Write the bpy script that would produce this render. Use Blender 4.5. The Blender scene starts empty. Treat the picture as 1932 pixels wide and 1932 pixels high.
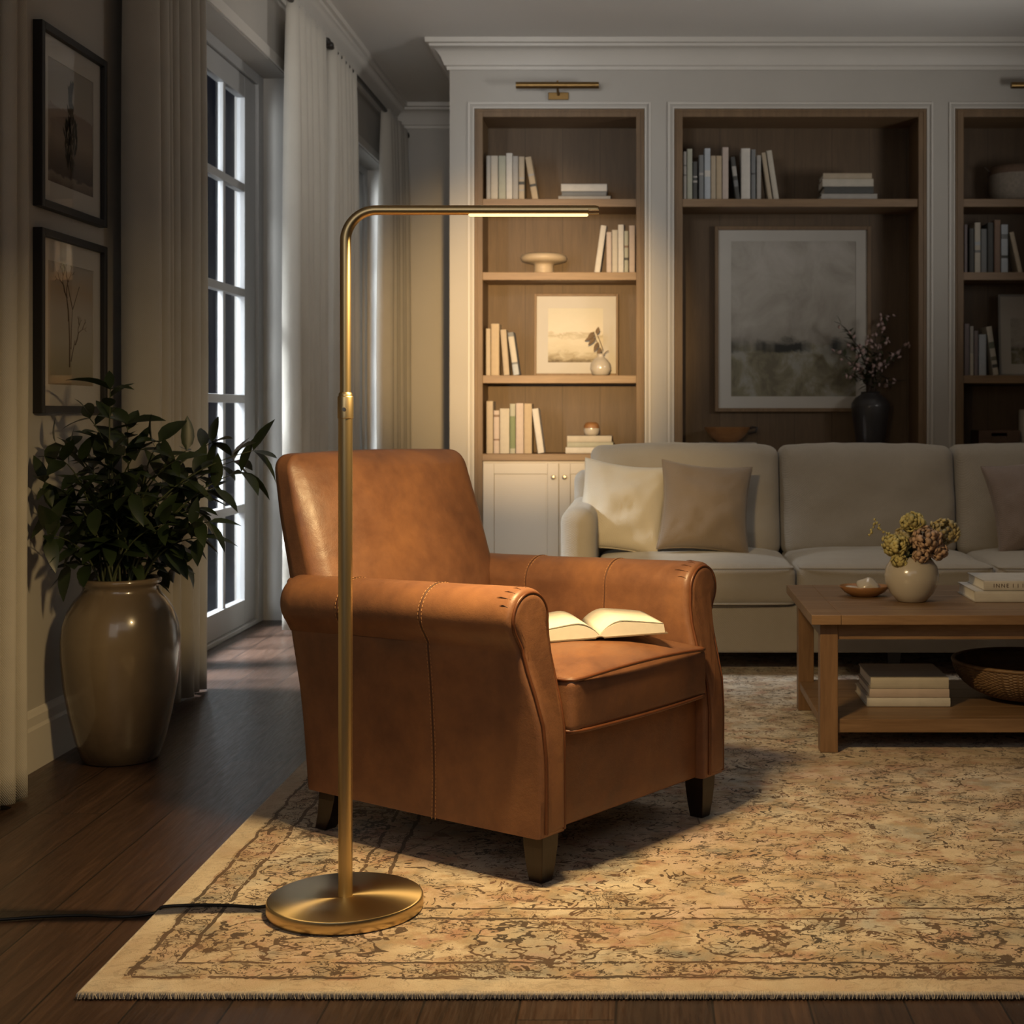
import bpy, bmesh, math, random
from math import sin, cos, pi, radians
from mathutils import Vector, Matrix, noise

sc = bpy.context.scene
C = sc.collection

# ------------------------------------------------------------------ camera
F = 2750.0            # focal length in pixels of the 1932 px frame
VX, VY, H = 1215.0, 780.0, 1.0
cam_d = bpy.data.cameras.new('camera'); cam = bpy.data.objects.new('camera', cam_d); C.objects.link(cam)
cam.location = (0, 0, H); cam.rotation_euler = (radians(90), 0, 0)
cam_d.sensor_width = 36.0; cam_d.lens = 36.0 * F / 1932.0
cam_d.shift_x = -(VX - 966) / 1932.0; cam_d.shift_y = -(966 - VY) / 1932.0
cam_d.clip_start = 0.05
cam_d.dof.use_dof = True; cam_d.dof.focus_distance = 3.15; cam_d.dof.aperture_fstop = 9.0
sc.camera = cam

# ------------------------------------------------------------------ exposure, world, lights
sc.view_settings.view_transform = 'Standard'
try: sc.view_settings.look = 'None'
except Exception: pass
sc.view_settings.gamma = 1.0
sc.view_settings.use_curve_mapping = False
sc.view_settings.exposure = 0.0

w = bpy.data.worlds.new('night_sky'); sc.world = w; w.use_nodes = True
bg = w.node_tree.nodes['Background']
bg.inputs['Color'].default_value = (0.12, 0.24, 1.0, 1); bg.inputs['Strength'].default_value = 0.006

def light(name, typ, loc, rot, energy, color, parent=None, **kw):
    d = bpy.data.lights.new(name, typ); d.energy = energy; d.color = color
    for k, v in kw.items(): setattr(d, k, v)
    o = bpy.data.objects.new(name, d); C.objects.link(o); o.location = loc; o.rotation_euler = rot
    if parent: o.parent = parent
    return o
def aim(a, b):
    return (Vector(b) - Vector(a)).to_track_quat('-Z', 'Y').to_euler()

FILL = (1.0, 0.95, 0.90)
light('room_fill', 'AREA', (0.5, 0.0, 2.7), aim((0.5, 0.0, 2.7), (-1.0, 4.6, 1.3)), 7.5, FILL, shape='RECTANGLE', size=2.4, size_y=1.4)
light('rear_left_fill', 'AREA', (-1.15, -0.3, 2.0), aim((-1.15, -0.3, 2.0), (-0.6, 3.2, 0.5)), 8.5, FILL, shape='RECTANGLE', size=1.6, size_y=1.6)  # added fill behind the camera for the chair's outer side, no fixture there
light('ceiling_fill', 'AREA', (2.7, 6.0, 1.9), aim((2.7, 6.0, 1.9), (-0.5, 7.6, 3.1)), 11, (1.0, .96, .91), shape='RECTANGLE', size=.5, size_y=.5, spread=radians(110))  # unseen area light added to brighten the ceiling, not an actual floor lamp
# moonlight through the glazed doors
MOON = (0.86, 0.93, 1.0)
light('moonlight_near', 'AREA', (-2.2, 4.6, 1.5), aim((-2.2, 4.6, 1.5), (-1.79, 7.05, 1.35)), 27, MOON, shape='RECTANGLE', size=.35, size_y=2.2, spread=radians(70))
light('moonlight_far', 'AREA', (-2.2, 7.45, 1.5), aim((-2.2, 7.45, 1.5), (-1.79, 9.7, 1.35)), 70, MOON, shape='RECTANGLE', size=.35, size_y=2.2, spread=radians(70))
light('alcove_fill', 'AREA', (-0.7, 4.7, 2.5), aim((-0.7, 4.7, 2.5), (-1.3, 9.6, 2.7)), 4.5, FILL, shape='RECTANGLE', size=.7, size_y=.3, spread=radians(75))
light('sofa_fill', 'AREA', (0.9, 5.2, 3.08), (0, 0, 0), 3, FILL, shape='RECTANGLE', size=1.8, size_y=.8, spread=radians(75))  # added overhead fill to lift the sofa seats, no ceiling fixture
light('moonlight_floor', 'AREA', (-3.4, 5.6, 2.6), aim((-3.4, 5.6, 2.6), (-1.2, 6.1, 0.0)), 75, MOON, shape='RECTANGLE', size=1.0, size_y=1.0, spread=radians(42))

# ------------------------------------------------------------------ helpers
def PX(x, Y): return (x - VX) * Y / F
def PZ(y, Y): return H + (VY - y) * Y / F

class MB:
    def __init__(s): s.v = []; s.f = []; s.m = []
    def add(s, v, f, mi=0):
        o = len(s.v); s.v += [tuple(p) for p in v]; s.f += [[i + o for i in q] for q in f]; s.m += [mi] * len(f); return s
    def box(s, x0, x1, y0, y1, z0, z1, mi=0):
        v = [(x, y, z) for z in (z0, z1) for y in (y0, y1) for x in (x0, x1)]
        return s.add(v, [(0, 2, 3, 1), (4, 5, 7, 6), (0, 1, 5, 4), (2, 6, 7, 3), (0, 4, 6, 2), (1, 3, 7, 5)], mi)
    def lathe(s, prof, n=48, c=(0, 0, 0), mi=0, fn=None):
        v = []
        for (r, z) in prof:
            for k in range(n):
                a = 2 * pi * k / n
                rr = fn(r, z, a) if fn else r
                v.append((c[0] + rr * cos(a), c[1] + rr * sin(a), c[2] + z))
        f = []
        for i in range(len(prof) - 1):
            for k in range(n):
                k2 = (k + 1) % n
                f.append((i * n + k, i * n + k2, (i + 1) * n + k2, (i + 1) * n + k))
        if prof[0][0] > 1e-5: f.append(tuple(range(n))[::-1])
        if prof[-1][0] > 1e-5: f.append(tuple((len(prof) - 1) * n + k for k in range(n)))
        return s.add(v, f, mi)
    def tube(s, pts, r, n=10, closed=False, mi=0, caps=True, flat=1.0):
        pts = [Vector(p) for p in pts]; L = len(pts)
        rr = r if isinstance(r, (list, tuple)) else [r] * L
        v = []; up = None
        for i, p in enumerate(pts):
            if closed: t = (pts[(i + 1) % L] - pts[i - 1])
            else: t = pts[min(i + 1, L - 1)] - pts[max(i - 1, 0)]
            if t.length < 1e-9: t = Vector((0, 0, 1))
            t.normalize()
            if up is None:
                up = Vector((0, 0, 1)) if abs(t.z) < .9 else Vector((0, 1, 0))
            up = up - t * up.dot(t)
            if up.length < 1e-6: up = Vector((1, 0, 0)) - t * t.x
            up.normalize(); b = t.cross(up)
            for k in range(n):
                a = 2 * pi * k / n
                v.append(p + (up * cos(a) * flat + b * sin(a)) * rr[i])
        f = []
        for i in range(L if closed else L - 1):
            j = (i + 1) % L
            for k in range(n):
                k2 = (k + 1) % n
                f.append((i * n + k, i * n + k2, j * n + k2, j * n + k))
        if not closed and caps:
            f.append(tuple(range(n))[::-1]); f.append(tuple((L - 1) * n + k for k in range(n)))
        return s.add(v, f, mi)
    def loft(s, rings, caps=True, mi=0):
        n = len(rings[0]); v = [p for r in rings for p in r]; f = []
        for i in range(len(rings) - 1):
            for k in range(n):
                k2 = (k + 1) % n
                f.append((i * n + k, i * n + k2, (i + 1) * n + k2, (i + 1) * n + k))
        if caps:
            f.append(tuple(range(n))[::-1]); f.append(tuple((len(rings) - 1) * n + k for k in range(n)))
        return s.add(v, f, mi)
    def rbox(s, sx, sy, sz, r, c=(0, 0, 0), seg=4, mid=8, warp=None, mi=0):
        h = [sx / 2, sy / 2, sz / 2]
        def coords(hh):
            rr = min(r, hh * .999)
            L = [-hh + rr * (1 - cos(pi / 2 * k / seg)) * 1.0 for k in range(seg)]
            inner = [-hh + rr + (2 * hh - 2 * rr) * k / mid for k in range(mid + 1)]
            return L + inner + [-q for q in L[::-1]]
        ax = [coords(q) for q in h]
        seen = {}; v = []; f = []
        def vid(p):
            core = [max(-(h[i] - min(r, h[i] * .999)), min(h[i] - min(r, h[i] * .999), p[i])) for i in range(3)]
            d = Vector([p[i] - core[i] for i in range(3)])
            if d.length > 1e-9: d.normalize()
            q = Vector(core) + d * r
            key = (round(p[0], 6), round(p[1], 6), round(p[2], 6))
            if key not in seen:
                seen[key] = len(v)
                if warp: q = Vector(warp(q, Vector((q[0] / h[0], q[1] / h[1], q[2] / h[2]))))
                v.append(q + Vector(c))
            return seen[key]
        for a in range(3):
            u, w_ = (a + 1) % 3, (a + 2) % 3
            for sgn in (-1, 1):
                for i in range(len(ax[u]) - 1):
                    for j in range(len(ax[w_]) - 1):
                        q = []
                        for (ii, jj) in ((i, j), (i + 1, j), (i + 1, j + 1), (i, j + 1)):
                            p = [0, 0, 0]; p[a] = sgn * h[a]; p[u] = ax[u][ii]; p[w_] = ax[w_][jj]; q.append(vid(p))
                        if sgn < 0: q = q[::-1]
                        if len(set(q)) >= 3: f.append(q)
        return s.add(v, f, mi)
    def build(s, name, mats, parent=None, smooth=None, bevel=0, loc=None, rot=None, kind=None, weld=False, solid=0, recalc=False):
        me = bpy.data.meshes.new(name)
        me.from_pydata(s.v, [], s.f)
        if not isinstance(mats, (list, tuple)): mats = [mats]
        for m_ in mats: me.materials.append(m_)
        me.polygons.foreach_set('material_index', s.m)
        if weld or recalc:
            bm = bmesh.new(); bm.from_mesh(me)
            if weld: bmesh.ops.remove_doubles(bm, verts=bm.verts, dist=1e-5)
            bmesh.ops.recalc_face_normals(bm, faces=bm.faces)
            bm.to_mesh(me); bm.free()
        if smooth is not None:
            me.polygons.foreach_set('use_smooth', [True] * len(me.polygons))
            if smooth < 179:
                try: me.set_sharp_from_angle(angle=radians(smooth))
                except Exception: pass
        me.update()
        o = bpy.data.objects.new(name, me); C.objects.link(o)
        if parent: o.parent = parent
        if loc: o.location = loc
        if rot: o.rotation_euler = rot
        if bevel:
            b = o.modifiers.new('bevel', 'BEVEL'); b.width = bevel; b.segments = 2; b.limit_method = 'ANGLE'; b.angle_limit = radians(40)
        if solid:
            b = o.modifiers.new('thickness', 'SOLIDIFY'); b.thickness = solid
        if kind: o['kind'] = kind
        return o

def thing(name, label, cat, loc=(0, 0, 0), rz=0, group=None):
    o = bpy.data.objects.new(name, None); C.objects.link(o); o.empty_display_size = .05
    o.location = loc; o.rotation_euler = (0, 0, rz); o['label'] = label; o['category'] = cat
    if group: o['group'] = group
    return o
def tag(o, label, cat, group=None):
    o['label'] = label; o['category'] = cat
    if group: o['group'] = group
    return o
def struct(o): o['kind'] = 'structure'; return o

# ------------------------------------------------------------------ materials
class NT:
    def __init__(s, name):
        s.m = bpy.data.materials.new(name); s.m.use_nodes = True; s.t = s.m.node_tree
        s.b = s.t.nodes['Principled BSDF']; s.o = s.t.nodes['Material Output']
        s._tc = None
    def n(s, typ, **kw):
        x = s.t.nodes.new(typ)
        for k, v in kw.items(): setattr(x, k, v)
        return x
    def link(s, a, b): s.t.links.new(a, b)
    def val(s, sock, v):
        if hasattr(v, 'is_output') or isinstance(v, bpy.types.NodeSocket): s.link(v, sock)
        else: sock.default_value = v
    def tc(s, which='Object'):
        if s._tc is None: s._tc = s.n('ShaderNodeTexCoord')
        return s._tc.outputs[which]
    def math(s, op, a, b=0.0, c=None, clamp=False):
        x = s.n('ShaderNodeMath', operation=op, use_clamp=clamp)
        s.val(x.inputs[0], a); s.val(x.inputs[1], b)
        if c is not None: s.val(x.inputs[2], c)
        return x.outputs[0]
    def mapping(s, src, scale=(1, 1, 1), rot=(0, 0, 0), loc=(0, 0, 0)):
        x = s.n('ShaderNodeMapping'); s.link(src, x.inputs[0])
        x.inputs['Scale'].default_value = scale; x.inputs['Rotation'].default_value = rot; x.inputs['Location'].default_value = loc
        return x.outputs[0]
    def noise(s, src, scale=5, detail=3, rough=.5, dist=0, out='Fac'):
        x = s.n('ShaderNodeTexNoise'); s.link(src, x.inputs['Vector'])
        x.inputs['Scale'].default_value = scale; x.inputs['Detail'].default_value = detail
        x.inputs['Roughness'].default_value = rough; x.inputs['Distortion'].default_value = dist
        return x.outputs[out]
    def voronoi(s, src, scale=5, feature='F1', out='Distance', rnd=1.0):
        x = s.n('ShaderNodeTexVoronoi', feature=feature); s.link(src, x.inputs['Vector']); x.inputs['Scale'].default_value = scale
        x.inputs['Randomness'].default_value = rnd
        return x.outputs[out]
    def ramp(s, fac, stops):
        x = s.n('ShaderNodeValToRGB'); s.val(x.inputs[0], fac)
        el = x.color_ramp.elements
        while len(el) < len(stops): el.new(.5)
        for e, (p, c) in zip(el, stops):
            e.position = p; e.color = (c[0], c[1], c[2], 1) if not isinstance(c, (int, float)) else (c, c, c, 1)
        return x.outputs[0]
    def mix(s, fac, a, b, blend='MIX'):
        x = s.n('ShaderNodeMix', data_type='RGBA', blend_type=blend)
        s.val(x.inputs[0], fac)
        for sock, v in ((x.inputs[6], a), (x.inputs[7], b)):
            if isinstance(v, (tuple, list)): sock.default_value = (v[0], v[1], v[2], 1)
            else: s.link(v, sock)
        return x.outputs[2]
    def xyz(s, src):
        x = s.n('ShaderNodeSeparateXYZ'); s.link(src, x.inputs[0]); return x.outputs
    def comb(s, a, b, c=0.0):
        x = s.n('ShaderNodeCombineXYZ'); s.val(x.inputs[0], a); s.val(x.inputs[1], b); s.val(x.inputs[2], c); return x.outputs[0]
    def bump(s, h, strength=.3, dist=.01, normal=None):
        x = s.n('ShaderNodeBump'); s.val(x.inputs['Height'], h); x.inputs['Strength'].default_value = strength; x.inputs['Distance'].default_value = dist
        if normal is not None: s.link(normal, x.inputs['Normal'])
        return x.outputs[0]
    def base(s, col=None, rough=None, metal=None, normal=None, **kw):
        if col is not None:
            if isinstance(col, (tuple, list)): s.b.inputs['Base Color'].default_value = (col[0], col[1], col[2], 1)
            else: s.link(col, s.b.inputs['Base Color'])
        if rough is not None: s.val(s.b.inputs['Roughness'], rough)
        if metal is not None: s.b.inputs['Metallic'].default_value = metal
        if normal is not None: s.link(normal, s.b.inputs['Normal'])
        for k, v in kw.items(): s.val(s.b.inputs[k], v)
        return s.m

def m_plain(name, col, rough=.6, var=.08, scale=8, bump=0, **kw):
    t = NT(name); n = t.noise(t.tc(), scale, 4)
    c2 = tuple(max(0, q * (1 - var)) for q in col); c1 = tuple(q * (1 + var) for q in col)
    t.base(t.ramp(n, [(.3, c2), (.7, c1)]), rough, **kw)
    if bump: t.link(t.bump(t.noise(t.tc(), scale * 20, 3), bump, .002), t.b.inputs['Normal'])
    return t.m

def m_wood(name, c1, c2, axis='x', rough=.5, scale=1.0, gloss_var=.1, planks=None):
    t = NT(name)
    sc_ = {'x': (1.2, 14, 14), 'y': (14, 1.2, 14), 'z': (14, 14, 1.2)}[axis]
    mp = t.mapping(t.tc(), tuple(q * scale for q in sc_))
    n = t.noise(mp, 2.2, 6, .6, .6); n2 = t.noise(mp, 9, 4, .6)
    f = t.math('ADD', t.math('MULTIPLY', n, .7), t.math('MULTIPLY', n2, .3))
    col = t.ramp(f, [(.32, c2), (.68, c1)])
    if planks:
        x = t.xyz(t.tc())[{'x': 0, 'y': 1, 'z': 2}[planks[0]]]
        fr = t.math('FRACT', t.math('MULTIPLY', x, 1.0 / planks[1]))
        edge = t.math('LESS_THAN', t.math('MINIMUM', fr, t.math('SUBTRACT', 1.0, fr)), .008 / planks[1] * .25)
        col = t.mix(t.math('MULTIPLY', edge, .55), col, tuple(q * .3 for q in c2))
    t.base(col, rough, normal=t.bump(n2, .15, .002))
    return t.m

def m_fabric(name, col, weave=900, rough=.9, bump=.35, var=.10, sheen=.2, transl=0):
    t = NT(name)
    n = t.noise(t.tc(), 6, 5, .6)
    mp = t.xyz(t.tc())
    a = t.math('SINE', t.math('MULTIPLY', t.math('ADD', mp[0], mp[1]), weave)); b = t.math('SINE', t.math('MULTIPLY', mp[2], weave))
    wv = t.math('ADD', t.math('MULTIPLY', a, b), t.noise(t.tc(), 250, 2))
    big = t.noise(t.tc(), 9, 3)
    t.base(t.ramp(n, [(.3, tuple(q * (1 - var) for q in col)), (.7, tuple(min(1, q * (1 + var)) for q in col))]), rough,
           normal=t.bump(big, .25, .02, t.bump(wv, bump, .001)))
    t.b.inputs['Sheen Weight'].default_value = sheen
    if transl:
        tr = t.n('ShaderNodeBsdfTranslucent'); tr.inputs[0].default_value = (col[0], col[1], col[2], 1)
        mx = t.n('ShaderNodeMixShader'); mx.inputs[0].default_value = transl
        t.link(t.b.outputs[0], mx.inputs[1]); t.link(tr.outputs[0], mx.inputs[2]); t.link(mx.outputs[0], t.o.inputs[0])
    return t.m

def m_leather():
    t = NT('tan_leather')
    n = t.noise(t.tc(), 4.5, 6, .65, .3); n2 = t.noise(t.tc(), 22, 4, .6)
    f = t.math('ADD', t.math('MULTIPLY', n, .75), t.math('MULTIPLY', n2, .25))
    col = t.ramp(f, [(.30, (.115, .053, .033)), (.5, (.195, .089, .047)), (.72, (.285, .130, .058))])
    grain = t.voronoi(t.tc(), 420, 'F1'); wr = t.noise(t.tc(), 14, 5, .6)
    nb = t.bump(grain, .12, .0008, t.bump(wr, .22, .008))
    t.base(col, t.ramp(n2, [(.3, .36), (.7, .50)]), normal=nb)
    t.b.inputs['Specular IOR Level'].default_value = .5
    return t.m

def m_brass(name='brushed_brass', radial=False, col=(.78, .60, .32), rough=.36):
    t = NT(name)
    n = t.noise(t.mapping(t.tc(), (400, 400, 3) if not radial else (3, 3, 3)), 1.5, 3)
    t.base(t.mix(n, col, tuple(q * .85 for q in col)), rough, 1.0)
    if radial:
        t.b.inputs['Anisotropic'].default_value = .85
        tg = t.n('ShaderNodeTangent', direction_type='RADIAL', axis='Z'); t.link(tg.outputs[0], t.b.inputs['Tangent'])
        xy = t.xyz(t.tc()); r = t.math('SQRT', t.math('ADD', t.math('POWER', xy[0], 2), t.math('POWER', xy[1], 2)))
        rings = t.noise(t.comb(r, 0.0, 0.0), 900, 2)
        t.link(t.bump(rings, .08, .0006), t.b.inputs['Normal'])
    return t.m

def m_floor():
    t = NT('dark_oak_boards')
    x, y, z = t.xyz(t.tc())
    u = t.math('MULTIPLY', t.math('ADD', x, .047 + 1.63), 1 / .163); idx = t.math('FLOOR', u); fr = t.math('FRACT', u)
    wn = t.n('ShaderNodeTexWhiteNoise', noise_dimensions='1D'); t.link(idx, wn.inputs['W'])
    yo = t.math('ADD', t.math('MULTIPLY', y, 1 / 1.9), t.math('MULTIPLY', wn.outputs[0], 7.3))
    yi = t.math('FLOOR', yo); yf = t.math('FRACT', yo)
    wn2 = t.n('ShaderNodeTexWhiteNoise', noise_dimensions='2D'); t.link(t.comb(idx, yi), wn2.inputs['Vector'])
    tone = wn2.outputs[0]
    gv = t.comb(t.math('MULTIPLY', x, 26), t.math('ADD', t.math('MULTIPLY', y, 1.6), t.math('MULTIPLY', tone, 50)), tone)
    g = t.noise(gv, 1.6, 7, .62, 1.4); g2 = t.noise(gv, 7, 4, .6)
    f = t.math('ADD', t.math('MULTIPLY', g, .65), t.math('ADD', t.math('MULTIPLY', g2, .2), t.math('MULTIPLY', tone, .15)))
    col = t.ramp(f, [(.3, (.020, .011, .007)), (.55, (.055, .029, .018)), (.75, (.095, .052, .032))])
    e1 = t.math('LESS_THAN', t.math('MINIMUM', fr, t.math('SUBTRACT', 1.0, fr)), .012)
    e2 = t.math('LESS_THAN', t.math('MINIMUM', yf, t.math('SUBTRACT', 1.0, yf)), .0009)
    e = t.math('MAXIMUM', e1, e2)
    col = t.mix(t.math('MULTIPLY', e, .85), col, (.006, .004, .003))
    hgt = t.math('SUBTRACT', t.math('MULTIPLY', g, .25), e)
    t.base(col, t.ramp(g2, [(.3, .30), (.7, .46)]), normal=t.bump(hgt, .35, .003))
    return t.m

RX0, RX1, RY0, RY1 = -.965, 2.45, 2.49, 6.35
def m_rug():
    t = NT('faded_oriental_rug')
    x, y, z = t.xyz(t.tc('Object'))
    dx = t.math('MINIMUM', t.math('SUBTRACT', x, RX0), t.math('SUBTRACT', RX1, x))
    dy = t.math('MINIMUM', t.math('SUBTRACT', y, RY0), t.math('SUBTRACT', RY1, y))
    wob = t.math('MULTIPLY', t.math('SUBTRACT', t.noise(t.tc(), 14, 3), .5), .03)
    d = t.math('ADD', t.math('MINIMUM', dx, dy), wob)
    front = t.math('LESS_THAN', dy, dx)
    along = t.math('ADD', t.math('MULTIPLY', front, x), t.math('MULTIPLY', t.math('SUBTRACT', 1.0, front), y))
    def band(a, b): return t.math('MULTIPLY', t.math('GREATER_THAN', d, a), t.math('LESS_THAN', d, b))
    def line(p, wd=.0045): return t.math('LESS_THAN', t.math('ABSOLUTE', t.math('SUBTRACT', d, p)), wd)
    lines = t.math('MAXIMUM', t.math('MAXIMUM', line(.060), line(.128)), t.math('MAXIMUM', line(.355), line(.415)))
    # curled scroll outlines from distorted noise contours
    v1 = t.noise(t.mapping(t.tc(), (1, 1.15, 1)), 8, 2.5, .55, 1.3)
    c1 = t.math('ABSOLUTE', t.math('SUBTRACT', t.math('FRACT', t.math('MULTIPLY', v1, 7)), .5))
    l1 = t.math('LESS_THAN', c1, .10)
    v2 = t.noise(t.mapping(t.tc(), (1, 1, 1), (0, 0, .6), (3, 7, 0)), 24, 2, .5, 2.2)
    c2 = t.math('ABSOLUTE', t.math('SUBTRACT', t.math('FRACT', t.math('MULTIPLY', v2, 5)), .5))
    l2 = t.math('LESS_THAN', c2, .09)
    # angular strokes
    br = t.n('ShaderNodeTexVoronoi', feature='DISTANCE_TO_EDGE', distance='EUCLIDEAN'); t.link(t.mapping(t.tc(), (1, 1.4, 1)), br.inputs['Vector']); br.inputs['Scale'].default_value = 16
    l3 = t.math('LESS_THAN', br.outputs['Distance'], .035)
    patch = t.noise(t.tc(), 7, 3, .6); patch2 = t.noise(t.mapping(t.tc(), loc=(5, 2, 0)), 9, 3, .6); wear = t.noise(t.mapping(t.tc(), loc=(9, 4, 1)), 30, 4, .7)
    k1 = t.math('MULTIPLY', l1, t.math('GREATER_THAN', patch, .52)); k2 = t.math('MULTIPLY', l2, t.math('GREATER_THAN', patch2, .55)); k3 = t.math('MULTIPLY', l3, t.math('LESS_THAN', patch, .44))
    ds = t.noise(t.mapping(t.tc(), (10, 19, 1), (0, 0, .05)), 1.7, 3, .6, .9); dash = t.math('MULTIPLY', t.math('MAXIMUM', t.math('GREATER_THAN', ds, .66), t.math('LESS_THAN', t.math('ABSOLUTE', t.math('SUBTRACT', ds, .56)), .016)), t.math('GREATER_THAN', t.noise(t.mapping(t.tc(), loc=(6, 3, 9)), 5, 2), .46))
    k2 = t.math('MAXIMUM', k2, dash)
    k4 = t.math('MULTIPLY', t.math('LESS_THAN', c2, .15), t.math('MULTIPLY', band(.066, .122), t.math('GREATER_THAN', patch2, .40))); k2 = t.math('MAXIMUM', k2, k4)
    ink = t.math('MAXIMUM', k1, t.math('MAXIMUM', k2, t.math('MULTIPLY', k3, .7)))
    ink = t.math('MULTIPLY', ink, t.math('GREATER_THAN', wear, .44))
    # medallions along the wide border
    am = t.math('SUBTRACT', t.math('FRACT', t.math('DIVIDE', along, .42)), .5)
    mr = t.math('SQRT', t.math('ADD', t.math('POWER', t.math('MULTIPLY', am, 3.6), 2), t.math('POWER', t.math('MULTIPLY', t.math('SUBTRACT', d, .24), 11), 2)))
    mr = t.math('ADD', mr, t.math('MULTIPLY', t.math('SUBTRACT', t.noise(t.tc(), 20, 3), .5), 1.5))
    ring = t.math('MULTIPLY', band(.13, .35), t.math('MAXIMUM', t.math('LESS_THAN', t.math('ABSOLUTE', t.math('SUBTRACT', mr, .95)), .055), t.math('LESS_THAN', t.math('ABSOLUTE', t.math('SUBTRACT', mr, .40)), .05)))
    medfill = t.math('MULTIPLY', band(.13, .35), t.math('MULTIPLY', t.math('LESS_THAN', mr, .95), .45))
    inside = t.math('MAXIMUM', t.math('GREATER_THAN', d, .05), .22)
    ink = t.math('MULTIPLY', inside, t.math('MAXIMUM', ink, t.math('MULTIPLY', t.math('MAXIMUM', ring, lines), t.math('GREATER_THAN', wear, .40))))
    hue = t.noise(t.mapping(t.tc(), loc=(1, 8, 3)), 3.2, 4, .6)
    ground = t.ramp(hue, [(.30, (.47, .45, .40)), (.45, (.70, .60, .46)), (.56, (.58, .46, .33)), (.70, (.66, .51, .43))])
    tint = t.ramp(t.noise(t.mapping(t.tc(), loc=(4, 1, 3)), 10, 3, .6), [(.3, (.26, .27, .24)), (.5, (.40, .28, .16)), (.62, (.42, .22, .15)), (.75, (.34, .31, .20))])
    blot = t.ramp(t.noise(t.mapping(t.tc(), loc=(2, 2, 2)), 13, 4, .65), [(.42, 0.0), (.58, .9)])
    sb = t.math('MULTIPLY', inside, t.math('MAXIMUM', t.math('MULTIPLY', blot, .85), t.math('MAXIMUM', medfill, t.math('MULTIPLY', band(.064, .125), .35))))
    col = t.mix(sb, ground, tint)
    inkc = t.ramp(t.noise(t.mapping(t.tc(), loc=(7, 7, 2)), 5, 2), [(.35, (.045, .035, .028)), (.55, (.10, .055, .03)), (.75, (.15, .07, .045))])
    col = t.mix(t.math('MULTIPLY', ink, .92), col, inkc)
    pile = t.noise(t.tc(), 420, 2, .7)
    col = t.mix(.35, col, t.ramp(pile, [(.3, .35), (.7, 1.0)]), 'MULTIPLY')
    hgt = t.math('SUBTRACT', t.math('MULTIPLY', pile, .5), t.math('MULTIPLY', ink, .9))
    t.base(col, .95, normal=t.bump(hgt, .6, .004)); t.b.inputs['Specular IOR Level'].default_value = .15
    t.b.inputs['Sheen Weight'].default_value = .15
    return t.m

def m_glass():
    t = NT('window_glass'); t.t.nodes.remove(t.b)
    tr = t.n('ShaderNodeBsdfTransparent'); gl = t.n('ShaderNodeBsdfGlossy'); gl.inputs['Roughness'].default_value = .02
    lw_ = t.n('ShaderNodeLayerWeight'); lw_.inputs[0].default_value = .5
    fr_ = t.math('ADD', t.math('MULTIPLY', t.math('POWER', lw_.outputs['Facing'], 5.0), .5), .02)
    mx = t.n('ShaderNodeMixShader'); t.link(fr_, mx.inputs[0]); t.link(tr.outputs[0], mx.inputs[1]); t.link(gl.outputs[0], mx.inputs[2])
    t.link(mx.outputs[0], t.o.inputs[0]); return t.m

def m_emit(name, col, strength):
    t = NT(name); t.b.inputs['Base Color'].default_value = (*col, 1); t.b.inputs['Emission Color'].default_value = (*col, 1); t.b.inputs['Emission Strength'].default_value = strength
    return t.m

def m_glaze(name, stops, rough=.15, scale=3, crackle=False):
    t = NT(name); n = t.noise(t.tc(), scale, 4, .55, .4)
    t.base(t.ramp(n, stops), rough, normal=t.bump(t.noise(t.tc(), 6, 2), .05, .01)); t.b.inputs['Coat Weight'].default_value = .4; t.b.inputs['Coat Roughness'].default_value = .08
    return t.m

M = {}
M['wall'] = m_plain('warm_white_wall', (.43, .405, .365), .8, .03, 3, .05)
M['ceil'] = m_plain('ceiling_paint', (.66, .64, .60), .85, .02, 2)
M['trim'] = m_plain('white_trim_paint', (.56, .53, .48), .5, .02, 4)
M['door'] = m_plain('white_door_paint', (.36, .36, .355), .45, .02, 4)
M['floor'] = m_floor()
M['rug'] = m_rug()
M['rug_edge'] = m_plain('rug_bound_edge', (.50, .44, .37), .95, .2, 60, .4)
M['leather'] = m_leather()
M['welt'] = m_plain('dark_leather_piping', (.13, .045, .018), .38, .1, 30)
M['thread'] = m_plain('tan_thread', (.42, .22, .09), .7, .05)
M['seam'] = m_plain('dark_seam_brown', (.06, .022, .010), .6, .05)  # dark brown for seam lines, folds, seat deck and spine lettering
M['leg'] = m_wood('espresso_wood', (.018, .009, .006), (.008, .004, .003), 'z', .35)
M['brass'] = m_brass()
M['brass_base'] = m_brass('spun_brass', True, (.80, .62, .34), .32)
M['brass_old'] = m_brass('aged_brass', False, (.25, .155, .06), .4)
M['led'] = m_emit('led_diffuser', (1.0, .80, .38), 1.6)
M['oak'] = m_wood('oak_vertical', (.20, .122, .058), (.125, .074, .034), 'z', .55)
M['oakh'] = m_wood('oak_horizontal', (.26, .162, .082), (.17, .102, .050), 'x', .5)
M['oakback'] = m_wood('oak_panelling', (.125, .076, .036), (.080, .048, .022), 'z', .6, planks=('x', .22))
M['table'] = m_wood('table_oak', (.27, .165, .088), (.14, .078, .038), 'x', .42)
M['tablez'] = m_wood('table_leg_oak', (.25, .145, .074), (.13, .07, .035), 'z', .42)
M['cab'] = m_plain('cabinet_paint', (.56, .51, .44), .5, .02, 4)
M['sofa'] = m_fabric('greige_linen', (.32, .285, .235), 700, var=.05)
M['linen'] = m_fabric('curtain_linen', (.50, .465, .40), 900, var=.05, transl=.18)
M['pil_light'] = m_fabric('oatmeal_cotton', (.50, .45, .36), 800, var=.04)
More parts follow.
